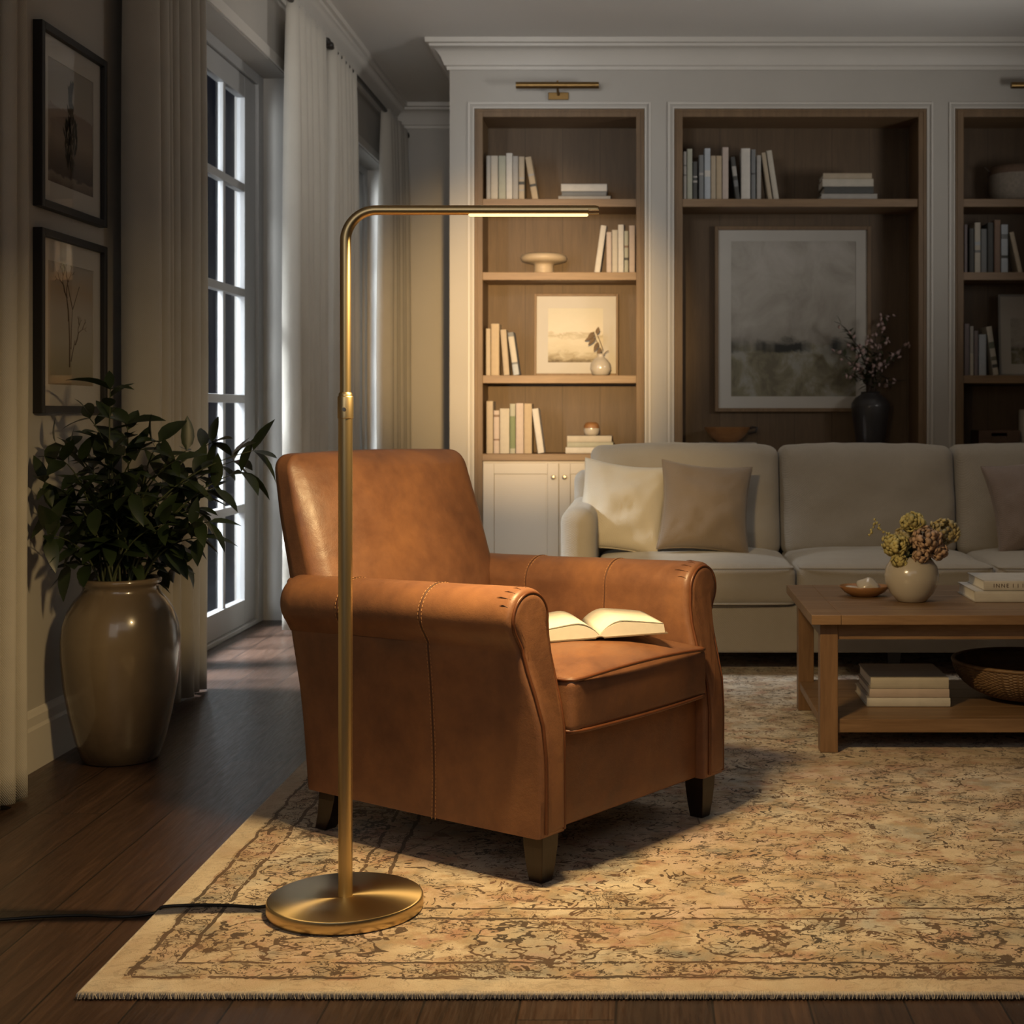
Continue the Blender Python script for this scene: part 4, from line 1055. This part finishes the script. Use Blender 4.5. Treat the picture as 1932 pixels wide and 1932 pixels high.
mb.box(.564 - cx, 2.02 - cx, 4.248 - cy, 4.286 - cy, .070 - .0136, .110 - .0136); mb.box(.564 - cx, 2.02 - cx, 4.8355 - cy, 4.875 - cy, .070 - .0136, .110 - .0136)
mb.build('lower_shelf', M['table'], t, bevel=.0015)

# on the table
Yv = 4.50; Xv = PX(1720, Yv)
t = thing('round_vase', 'round cream glazed vase on the coffee table', 'vase', (Xv, Yv, TZ + .0005))
MB().lathe([(.040, 0), (.045, .002), (.066, .026), (.081, .058), (.084, .082), (.078, .108), (.062, .130), (.046, .142), (.040, .148), (.037, .148), (.036, .140), (0, .125)], 56).build('body', M['whitevase'], t, smooth=70)
t = thing('hydrangea_bunch', 'dried yellow green and dusty pink hydrangeas in the cream vase', 'flowers', (Xv, Yv, TZ + .14))
r = random.Random(4)
hy = [m_plain('hydrangea_yellow', (.42, .36, .14), .7, .35, 25), m_plain('hydrangea_pink', (.40, .27, .18), .7, .35, 25), m_plain('hydrangea_olive', (.38, .31, .15), .7, .35, 25)]
heads = [(1722, 985, -.02, .030, 0, 120), (1690, 1028, -.035, .036, 0, 110), (1748, 1018, -.045, .040, 1, 130), (1782, 1003, .01, .040, 2, 130), (1712, 1012, .05, .034, 2, 90), (1770, 1040, -.03, .026, 1, 70), (1738, 1047, -.06, .022, 1, 55), (1697, 1058, -.05, .020, 0, 45)]
for (hx_, hy_, dy_, R_, mi_, n_) in heads:
    Yh = Yv + dy_; c = Vector((PX(hx_, Yh) - Xv, dy_, PZ(hy_, Yh) - (TZ + .14))); hb = MB()
    for k in range(n_):
        zz = 1 - 2 * (k + .5) / n_; aa = k * 2.399963 + r.uniform(-.5, .5); zz = max(-.99, min(.99, zz + r.uniform(-.06, .06))); rr = math.sqrt(1 - zz * zz)
        d = Vector((rr * cos(aa), rr * sin(aa), zz)); wob = R_ * (1 + r.uniform(-.16, .16)) * (1 + .12 * noise.noise(c * 40 + d * 2))
        oval(hb, c + Vector((d.x * wob * 1.08, d.y * wob, d.z * wob * .88)), d + Vector((r.uniform(-.5, .5), r.uniform(-.5, .5), r.uniform(-.5, .5))), r.uniform(.0085, .0125), .85)
    MB_ = hb.build('flower_head', hy[mi_], t, smooth=180)
sp = MB()     # trailing sprig at left
pts = [Vector((PX(x, Yv - .03) - Xv, -.03, PZ(y, Yv - .03) - (TZ + .14))) for x, y in ((1700, 1035), (1680, 1008), (1662, 1000), (1652, 982), (1645, 1000), (1640, 1012))]
sp.tube(pts, .0012, 5)
pp2 = []
for i in range(len(pts) - 1):
    for q in range(4): pp2.append(pts[i].lerp(pts[i + 1], q / 4))
for q in pp2[2:]: oval(sp, q + Vector((r.uniform(-.004, .004), r.uniform(-.004, .004), r.uniform(-.004, .004))), (r.uniform(-1, 1), -1, r.uniform(-1, 1)), r.uniform(.005, .0075), .8)
sp.build('trailing_sprig', hy[0], t, smooth=180)
lf = MB()
for i in range(26):
    a = r.uniform(0, 2 * pi); leaf_into(lf, (cos(a) * .02, sin(a) * .02, .004), (cos(a), sin(a), r.uniform(.1, .9)), (0, 0, 1), r.uniform(.05, .08), .032, .2, .3)
for (hx_, hy_, dy_, R_, mi_, n_) in heads:
    c = Vector((PX(hx_, Yv + dy_) - Xv, dy_, PZ(hy_, Yv + dy_) - (TZ + .14))); lf.tube([(0, 0, -.01), c * .5 + Vector((0, 0, .005)), c], .002, 5)
lf.build('leaves', M['leaf'], t, smooth=180)

Yd = 4.62; Xd = PX(1631, Yd)
t = thing('wooden_dish', 'small carved wooden dish left of the cream vase', 'dish', (Xd, Yd, TZ + .0005))
MB().lathe([(.030, 0), (.036, .001), (.058, .014), (.072, .030), (.070, .034), (.054, .018), (.03, .008), (0, .007)], 40, fn=lambda R_, z, a: R_ * (1 + .10 * cos(2 * a) + .03 * sin(3 * a))).build('body', M['bowlwood'], t, smooth=70)
def pebble(name, label, loc, s3, seed, m_, group=None):
    mb_ = MB(); v = []; f = []; bm = bmesh.new(); bmesh.ops.create_icosphere(bm, subdivisions=3, radius=1)
    for vt in bm.verts:
        d = vt.co.normalized(); k = 1 + .22 * noise.noise(d * 1.3 + Vector((seed, 0, 0))); q = d * k
        # chisel two facets
        for nrm in (Vector((.6, -.5, .62)).normalized(), Vector((-.55, -.5, .66)).normalized()):
            over = q.dot(nrm) - .72
            if over > 0: q -= nrm * over * .85
        v.append((q.x * s3[0], q.y * s3[1], q.z * s3[2]))
    f = [[x.index for x in fc.verts] for fc in bm.faces]; bm.free(); mb_.add(v, f)
    o_ = mb_.build(name, m_, smooth=40, loc=loc); tag(o_, label, 'ornament', group); return o_
pebble('angular_stone', 'cream angular stone resting in the wooden dish', (Xd + .010, Yd, TZ + .033), (.036, .026, .027), 3, M['whitevase'])
pebble('shell_fragment', 'flat pale shell at the left side of the wooden dish', (Xd - .045, Yd - .012, TZ + .030), (.022, .014, .006), 9, M['whitevase'])

# two books on the table, right
def table_book(label, X0, X1, Y0, Y1, z, th, col, rz=0, text=None, grp='books on the coffee table'):
    b = flat_book(label, X0, X1, Y0, Y1, z, th, col, grp, rz=rz)
    if text:
        cu = bpy.data.curves.new('spine_title', 'FONT'); cu.body = text; cu.size = .017; cu.extrude = .0002; cu.align_x = 'LEFT'; cu.align_y = 'CENTER'; cu.space_character = 1.35
        to = bpy.data.objects.new('spine_title', cu); C.objects.link(to); to.parent = b; to.rotation_euler = (radians(90), 0, 0)
        to.location = (-(X1 - X0) / 2 + .028, -(Y1 - Y0) / 2 - .0013, th / 2); cu.materials.append(M['seam'])
        me_ = bpy.data.meshes.new_from_object(to.evaluated_get(bpy.context.evaluated_depsgraph_get())); mo = bpy.data.objects.new('spine_title', me_); C.objects.link(mo); mo.parent = b; mo.location = to.location; mo.rotation_euler = to.rotation_euler; bpy.data.objects.remove(to); mo.name = 'spine_title'
    return b
table_book('wide pale book under another on the coffee table right side', 1.016, 1.40, 4.472, 4.72, TZ + .0003, .034, WHT)
table_book('white book with dark spine lettering on top of the wide one', 1.045, 1.37, 4.478, 4.71, TZ + .0347, .031, WHT, text='INNE I I I VW')
zz = .1104
for (x0, x1, th, lab, dx) in ((1636, 1793, .027, 'bottom pale book of the stack on the table lower shelf', 0), (1641, 1791, .027, 'middle pinkish book of the stack on the table lower shelf', 0), (1643, 1790, .034, 'top book with faint floral cover on the table lower shelf', 0)):
    Yb = 4.415; flat_book(lab, PX(x0, Yb), PX(x1, Yb), Yb, Yb + .25, zz + .0003, th, {0: WHT, 1: PNK, 2: CRE}[[.027, .0271, .034].index(th) if th == .034 else (0 if 'bottom' in lab else 1)], 'books on the table lower shelf'); zz += th + .0003
# floral smudge on the top book cover: its own little print
# woven bowl
t = thing('woven_bowl', 'wide shallow woven brown bowl on the table lower shelf', 'bowl', (1.20, 4.55, .1106))
prof = []
for k in range(30):
    a = k / 29; prof.append((.075 + .155 * sin(a * pi / 2 * .98), .004 + .112 * (1 - cos(a * pi / 2 * .98)) ** .9 ))
def weave(R_, z, a): return R_ + .0040 * sin(z * 700) * (1 if sin(a * 60) > 0 else -1) + .0012 * sin(a * 120)
outer = [(.04, 0), (.075, .001)] + prof; NR = 150
inner = [(max(0.0, R_ - .006), z + .003) for (R_, z) in prof[::-1]] + [(.0, .008)]
t_wm = m_wood('woven_cane', (.22, .13, .06), (.10, .055, .025), 'x', .55, 2)
fine = []
for i in range(len(prof) - 1):
    for q in range(3): fine.append((prof[i][0] + (prof[i + 1][0] - prof[i][0]) * q / 3, prof[i][1] + (prof[i + 1][1] - prof[i][1]) * q / 3))
fine.append(prof[-1])
MB().lathe([(.04, 0), (.074, .001)] + fine + inner, 240, fn=lambda R_, z, a: weave(R_, z, a) if R_ > .076 else R_).build('woven_body', t_wm, t, smooth=180)
MB().tube([((.231) * cos(2 * pi * k / 80), (.231) * sin(2 * pi * k / 80), .118) for k in range(80)], .006, 8, closed=True).build('rim', t_wm, t, smooth=60)

# ------------------------------------------------------------------ armchair
CH = (-.299, 3.510, .0136); RZ = radians(54.4)
ch = thing('armchair', 'tan leather club armchair with rolled arms on the rug', 'armchair', CH, RZ)
ZO = -.0136
def lean(z):
    a = max(0, min(1, (z - .30) / .24)); a = a * a * (3 - 2 * a); return .052 * a
def rear(z): return .362 + .10 * max(0, z - .115)
def arm_section(sg):
    pts = [(-.350, .115), (-.350, .20), (-.351, .28), (-.354, .35), (-.359, .41), (-.365, .46), (-.369, .495), (-.371, .507)]
    cx_, cz_, R_ = -.330, .568, .066
    for a in range(218, -16, -9): pts.append((cx_ + R_ * cos(radians(a)), cz_ + R_ * sin(radians(a))))
    pts += [(-.263, .53), (-.262, .49), (-.262, .44), (-.264, .39), (-.267, .34), (-.270, .28), (-.270, .20), (-.270, .115)]
    return [(-p[0] * 1.0 if sg > 0 else p[0], p[1]) for p in pts]
def inset(pts, d):
    n = len(pts); out = []
    ar = sum(pts[i][0] * pts[(i + 1) % n][1] - pts[(i + 1) % n][0] * pts[i][1] for i in range(n)); sg = 1 if ar > 0 else -1
    for i in range(n):
        a = Vector(pts[i - 1]); b = Vector(pts[i]); c = Vector(pts[(i + 1) % n]); e = (b - a).normalized() ; g = (c - b).normalized()
        n1 = Vector((-e.y, e.x)) * sg; n2 = Vector((-g.y, g.x)) * sg; m_ = (n1 + n2)
        if m_.length < .3: m_ = n1
        else: m_ = m_ / max(.6, (1 + n1.dot(n2)))
        q = b + m_ * d; out.append((q.x, q.y))
    return out
def roll_y(x, z):   # drop of roll towards rear
    return 0
for sg in (-1, 1):
    sec = arm_section(sg); rings = []
    yf = -.360
    rings.append([(p[0], yf + lean(p[1]) + .000, p[1] + ZO) for p in inset(sec, .011)])
    rings.append([(p[0], yf + lean(p[1]) + .002, p[1] + ZO) for p in inset(sec, .0055)])
    rings.append([(p[0], yf + lean(p[1]) + .007, p[1] + ZO) for p in inset(sec, .0015)])
    rings.append([(p[0], yf + lean(p[1]) + .016, p[1] + ZO) for p in sec])
    NT_ = 24
    for k in range(1, NT_ + 1):
        a = k / NT_; rg = []
        for p in sec:
            y = (yf + lean(p[1]) + .016) * (1 - a) + (rear(p[1]) - .012) * a
            zz = p[1]
            if zz > .50: zz -= .018 * a
            bul = .004 * sin(a * pi) * (1 if p[1] < .5 and abs(p[0]) > .34 else 0); nn = noise.noise(Vector((p[0] * 6, y * 7, p[1] * 7))) * .0035
            if p[1] < .12: nn = 0
            rg.append((p[0] + (bul + nn) * (-1 if p[0] < 0 else 1), y, zz + ZO + (nn * .5 if zz > .6 else 0)))
        rings.append(rg)
    for (d, dy) in ((.004, .008), (.011, .012)):
        rings.append([(p[0], rear(p[1]) - .012 + dy, (p[1] - (.018 if p[1] > .5 else 0)) + ZO) for p in inset(sec, d)])
    ao = MB().loft(rings).build('arm', M['leather'], ch, smooth=50, recalc=True)
    # inset front panel with piping
    ins = inset(sec, .0125); pr = []
    pr.append([(p[0], yf + lean(p[1]) + .004, p[1] + ZO) for p in ins]); pr.append([(p[0], yf + lean(p[1]) - .004, p[1] + ZO) for p in inset(sec, .0135)])
    pr.append([(p[0], yf + lean(p[1]) - .0065, p[1] + ZO) for p in inset(sec, .017)]); pr.append([(p[0], yf + lean(p[1]) - .0075, p[1] + ZO) for p in inset(sec, .024)])
    pan = MB().loft(pr).build('front_panel', M['leather'], ao, smooth=50, recalc=True)
    ln = [(p[0], yf + lean(p[1]) - .0025, p[1] + ZO) for p in inset(sec, .0105)]
    MB().tube(ln, .0036, 8).build('piping', M['welt'], ao, smooth=60)
    # puckers where the leather gathers over the roll
    pk = MB()
    for a in range(150, 20, -16):
        cx_, cz_, R_ = sg * .330, .568, .0665
        x0, z0 = cx_ + R_ * cos(radians(a)), cz_ + R_ * sin(radians(a)); x1, z1 = cx_ + (R_ - .002) * cos(radians(a + 3)), cz_ + (R_ - .002) * sin(radians(a + 3))
        pk.tube([(x1, yf + lean(z1) + .010, z1 + ZO), (x0, yf + lean(z0) + .022 + .008 * (a % 3), z0 + ZO), (x0, yf + lean(z0) + .034 + .008 * (a % 3), z0 + ZO - .0008)], [.0010, .0012, .0002], 5)
    pk.build('gathered_folds', M['seam'], ao, smooth=60)
    # seams with stitching wrapped over the arm
    for (sy, lo) in ((-.055, 0), (.205, 7)):
        sp_ = [(p[0] + (-.0006 if p[0] < 0 else .0006), sy, p[1]) for p in sec[lo:-3]]
        q = []
        for p in sp_:
            a = (sy - (yf + lean(p[2]) + .016)) / (rear(p[2]) - .012 - (yf + lean(p[2]) + .016)); zz = p[2] - (.018 * a if p[2] > .5 else 0)
            bul = .004 * sin(a * pi) * (1 if p[2] < .5 and abs(p[0]) > .34 else 0); nn = noise.noise(Vector((p[0] * 6, sy * 7, p[2] * 7))) * .0035
            if p[2] < .12: nn = 0
            q.append(Vector((p[0] + (bul + nn) * (-1 if p[0] < 0 else 1), sy, zz + ZO + (.0006 if zz > .6 else 0) + (nn * .5 if zz > .6 else 0))))
        MB().tube(q, .0015, 6).build('seam', M['seam'], ao, smooth=60)
        stt = MB(); L = 0; pos = []
        for i in range(len(q) - 1):
            seg = q[i + 1] - q[i]; ll = seg.length; s_ = (-L) % .009
            while s_ < ll:
                pos.append((q[i] + seg * (s_ / ll), seg.normalized())); s_ += .009
            L += ll
        for (p, d) in pos:
            for oy_ in (-.0052, .0052):
                nrm = Vector((0, 1, 0)).cross(d); c_ = p + Vector((0, oy_, 0))
                stt.tube([c_ - d * .0026, c_ + d * .0026], .0008, 4)
        stt.build('stitching', M['thread'], ao)
# front rail, seat deck
MB().rbox(.545, .05, .205, .008, (0, -.306, .2175 + ZO), 3, 6).build('front_rail', M['leather'], ch, smooth=60)
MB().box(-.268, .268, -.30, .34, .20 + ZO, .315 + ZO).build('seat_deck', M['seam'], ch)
# seat cushion
def wseat(p, n):
    cx_ = max(0, 1 - n.x ** 2) ; cy_ = max(0, 1 - max(-1, min(1, n.y)) ** 4)
    z = p.z + (.044 * cx_ ** .8 * cy_ + noise.noise(Vector((p.x * 7, p.y * 7, 2))) * .004) * (1 if n.z > .3 else 0)
    y = p.y - (.016 * (1 - n.x ** 2) * (1 if n.y < -.5 else 0)) * (1 - .4 * n.z ** 2)
    if n.z < -.5: z -= 0.002
    return (p.x, y, z)
cs = MB().rbox(.524, .70, .122, .020, (0, -.020, .379 + ZO), 5, 20, wseat).build('seat_cushion', M['leather'], ch, smooth=180)
wl = MB()
for zz in (.4335, .3245):
    lp = []
    for k in range(21):
        u = -1 + 2 * k / 20; lp.append((u * .250, -.372 - .013 * (1 - u * u) + (.006 if abs(u) > .97 else 0), zz + ZO + (.012 * (1 - u * u) if zz > .4 else 0)))
    lp = [(-.262, .30, zz + ZO), (-.262, -.30, zz + ZO), (-.260, -.352, zz + ZO)] + lp + [(.260, -.352, zz + ZO), (.262, -.30, zz + ZO), (.262, .30, zz + ZO)]
    wl.tube(lp, .0042, 8)
wl.build('piping', M['welt'], cs, smooth=60)
# backrest
def fy(z): return .330 + .36 * (z - .58)
def ry(z): return .362 + .235 * (z - .115)
def wback(p, n):
    z = p.z + .645
    hw_ = .322 if z > .58 else .262 + .06 * max(0, min(1, (z - .50) / .08))
    x = n.x * hw_ * (1 - .035 * max(0, (z - .75) / .15))
    a = (n.y + 1) / 2; y = fy(z) * (1 - a) + ry(z) * a
    puff = .050 * (1 - abs(n.x) ** 2.6) * (1 - ((z - .66) / .26) ** 4 if abs(z - .66) < .26 else 0)
    k_ = min(1.0, max(0.0, -n.y) * 1.05) ** 1.5
    y += k_ * (.022 - puff - noise.noise(Vector((x * 5, z * 5, 9))) * .007)
    z2 = z + (.006 * (1 - n.x ** 2) if n.z > .8 else 0)
    return (x, y, z2 + ZO)
bk = MB().rbox(.644, .135, .51, .042, (0, 0, 0), 6, 18, wback).build('backrest', M['leather'], ch, smooth=180)
def wrear(p, n):
    z = p.z + .36; return (p.x, ry(z) - .022 + p.y - .01 * (1 if z > .5 else 0), z + ZO)
MB().rbox(.66, .04, .49, .015, (0, 0, 0), 3, 8, wrear).build('rear_panel', M['leather'], ch, smooth=60)
for (x, y, dx, dy) in ((-.305, -.318, 0, 0), (.305, -.318, 0, 0), (-.300, .315, 0, .035), (.300, .315, 0, .035)):
    a, b = .027, .0175; rg = []
    for (z, s_, of) in ((.118, a, 0), (.09, a * .97, .12), (.05, .0225, .45), (.0140, b, 1.0)):
        rg.append([(x + dx * of + sx * s_, y + dy * of + sy * s_, z + ZO) for sx, sy in ((-1, -1), (1, -1), (1, 1), (-1, 1))])
    MB().loft(rg).build('leg', M['leg'], ch, bevel=.0015, recalc=True)

# open book on the seat
bkc = (-.128, 3.44); brz = radians(17)
ob = thing('open_book', 'open hardcover book lying face up on the armchair seat', 'book', (bkc[0], bkc[1], .484), brz)
ob.rotation_euler = (radians(2), radians(-1.5), brz)
hl = .088; W_ = .158
def page_prof(s_, lift=1.0):
    # page surface from gutter (u=0) to fore-edge (u=1)
    out = []
    for k in range(17):
        u = k / 16; x = W_ * u * (1 - .015 * u); z = .010 + .026 * lift * (sin(min(1, u * 3.2) * pi / 2)) * (1 - u * .55) + .002 * (1 - u)
        z = .008 + .030 * lift * (sin(min(1.0, u * 2.6) * pi / 2) ** .8) * (1 - .50 * u ** 1.5)
        out.append((s_ * x, z))
    return out
for s_ in (-1, 1):
    top = page_prof(s_); base = [(s_ * W_ * k / 16 * .985, .0042) for k in range(17)]
    ring = top + [(top[-1][0] + s_ * .003, .0042)] + base[::-1][1:]
    rings = [[(p[0], yy, p[1]) for p in ring] for yy in (-hl, -hl + .05, 0, hl - .05, hl)]
    MB().loft(rings).build('page_block', M['page'], ob, smooth=35, recalc=True)
    # loose top leaves
    for q in range(2):
        tp = page_prof(s_, 1.07 + q * .07); v = []; f = []
        for j, yy in enumerate((-hl + .001, hl - .001)):
            for p in tp: v.append((p[0] * (1 - .004 * q), yy, p[1] + .0006))
        f = [(k, k + 1, 18 + k, 17 + k) for k in range(16)]
        MB().add(v, f).build('loose_leaf', M['page'], ob, smooth=180, solid=.0003)
    cv = MB(); v = []
    ring = [(s_ * .010, .0012), (s_ * .012, .0040), (s_ * (W_ + .006), .0040), (s_ * (W_ + .006), .0012)]
    cv.loft([[(p[0], -hl - .004, p[1]) for p in ring], [(p[0], hl + .004, p[1]) for p in ring]])
    cv.build('cover_board', cover_mat((.22, .16, .11)), ob, recalc=True)
ring = [(.012 * cos(pi * k / 8), .0012 + .0055 * sin(pi * k / 8)) for k in range(9)] + [(-.011 * cos(pi * k / 8), .0002 + .0045 * sin(pi * k / 8)) for k in range(9)]
MB().loft([[(p[0], -hl - .004, p[1]) for p in ring], [(p[0], hl + .004, p[1]) for p in ring]]).build('spine', cover_mat((.22, .16, .11)), ob, recalc=True)

# ------------------------------------------------------------------ floor lamp
LX, LY = -.594, 2.90
lamp = thing('floor_lamp', 'tall brushed brass reading lamp with glowing horizontal arm', 'lamp', (LX, LY, .0136)); zo = -.0136
MB().lathe([(.146, .0142), (.152, .0155), (.1535, .019), (.1535, .036), (.152, .0395), (.149, .041), (0, .041)], 128, (0, 0, zo)).build('base', M['brass_base'], lamp, smooth=40)
MB().tube([(0, 0, .041 + zo), (0, 0, .995 + zo)], .0140, 32).build('lower_pole', M['brass'], lamp, smooth=40)
co = MB().lathe([(.0146, .990), (.0155, .991), (.0155, 1.032), (.0148, 1.034), (.0135, 1.035), (.0130, 1.040), (.0112, 1.042)], 32, (0, 0, zo)).build('collar', M['brass'], lamp, smooth=40)
MB().tube([(.001, -.0145, 1.008 + zo), (.001, -.0185, 1.008 + zo)], .004, 14).build('set_screw', M['chrome'], co, smooth=40)
AZ = 1.4045; R_ = .062; xe = PX(1130, LY) - LX
pts = [(0, 0, 1.03 + zo), (0, 0, AZ - R_ + zo)] + [(R_ - R_ * cos(radians(a)), 0, AZ - R_ + R_ * sin(radians(a)) + zo) for a in range(6, 91, 6)] + [(xe - .021, 0, AZ + zo)]
MB().tube(pts, [.0108] * 2 + [.0108 - .0012 * k / 15 for k in range(15)] + [.0096], 28).build('arm', M['brass'], lamp, smooth=50)
# half-round nose past the strip
nr = []
for (x, s_) in ((xe - .0215, .0096), (xe - .006, .0096), (xe - .001, .0082), (xe, .005)):
    nr.append([(x, s_ * cos(radians(a)), AZ + s_ * sin(radians(a)) + zo) for a in range(0, 181, 15)])
MB().loft(nr).build('end_cap', M['brass'], lamp, smooth=50, recalc=True)
MB().tube([(xe - .022, 0, AZ - .0072 + zo), (xe, 0, AZ - .0072 + zo)], .0018, 8).build('slide_tab', M['brass'], lamp, smooth=50)
ls = PX(884, LY) - LX; le = PX(1110, LY) - LX
MB().rbox(le - ls, .012, .0075, .0035, ((ls + le) / 2, 0, AZ - .0088 + zo), 4, 4).build('light_strip', M['led'], lamp, smooth=60)
mx = (ls + le) / 2
WARM = (1.0, .69, .32)
light('strip_down', 'AREA', (mx, 0, AZ - .016 + zo), (radians(18), 0, 0), 23, WARM, lamp, shape='RECTANGLE', size=le - ls, size_y=.012, spread=radians(165))
pl = (LX + mx, LY, AZ - .02)
light('added_spot_back', 'SPOT', (mx, .03, AZ - .016 + zo), aim(pl, (-.68, 8.25, 1.42)), 1700, (1.0, .64, .27), lamp, spot_size=radians(23), spot_blend=1.0, shadow_soft_size=.05)  # extra spot added for the bookcase glow, beyond what the strip itself gives
light('added_spot_sofa', 'SPOT', (mx, .03, AZ - .016 + zo), aim(pl, (-.14, 5.86, .60)), 190, WARM, lamp, spot_size=radians(26), spot_blend=1.0, shadow_soft_size=.05)  # second added spot, brightens the sofa's left end where the strip falls short
# power cord
cp = [(-.150, 0, .022), (-.175, -.002, .0185), (-.23, .012, .017), (-.30, .015, .017), (-.36, .006, .017), (-.372, .004, .012), (-.385, .001, .0040)]
cpts = [(LX + p[0], LY + p[1], p[2]) for p in cp]
for (x, y) in ((440, 1716), (380, 1722), (300, 1727), (230, 1730), (160, 1727), (90, 1729), (30, 1733), (-40, 1738), (-200, 1750)):
    Yc = F * (H - .004) / (y - VY + 0.0); 
    if x < 300: cpts.append((PX(x, Yc), Yc, .0040))
def smooth_path(P, n=6):
    P = [Vector(p) for p in P]; out = []
    for i in range(len(P) - 1):
        p0 = P[max(i - 1, 0)]; p1 = P[i]; p2 = P[i + 1]; p3 = P[min(i + 2, len(P) - 1)]
        for k in range(n):
            t_ = k / n; out.append(.5 * ((2 * p1) + (p2 - p0) * t_ + (2 * p0 - 5 * p1 + 4 * p2 - p3) * t_ ** 2 + (3 * p1 - p0 - 3 * p2 + p3) * t_ ** 3))
    return out + [P[-1]]
MB().tube([tuple(p - Vector((LX, LY, .0136))) for p in smooth_path(cpts)], .0032, 8).build('power_cord', M['cable'], lamp, smooth=60)
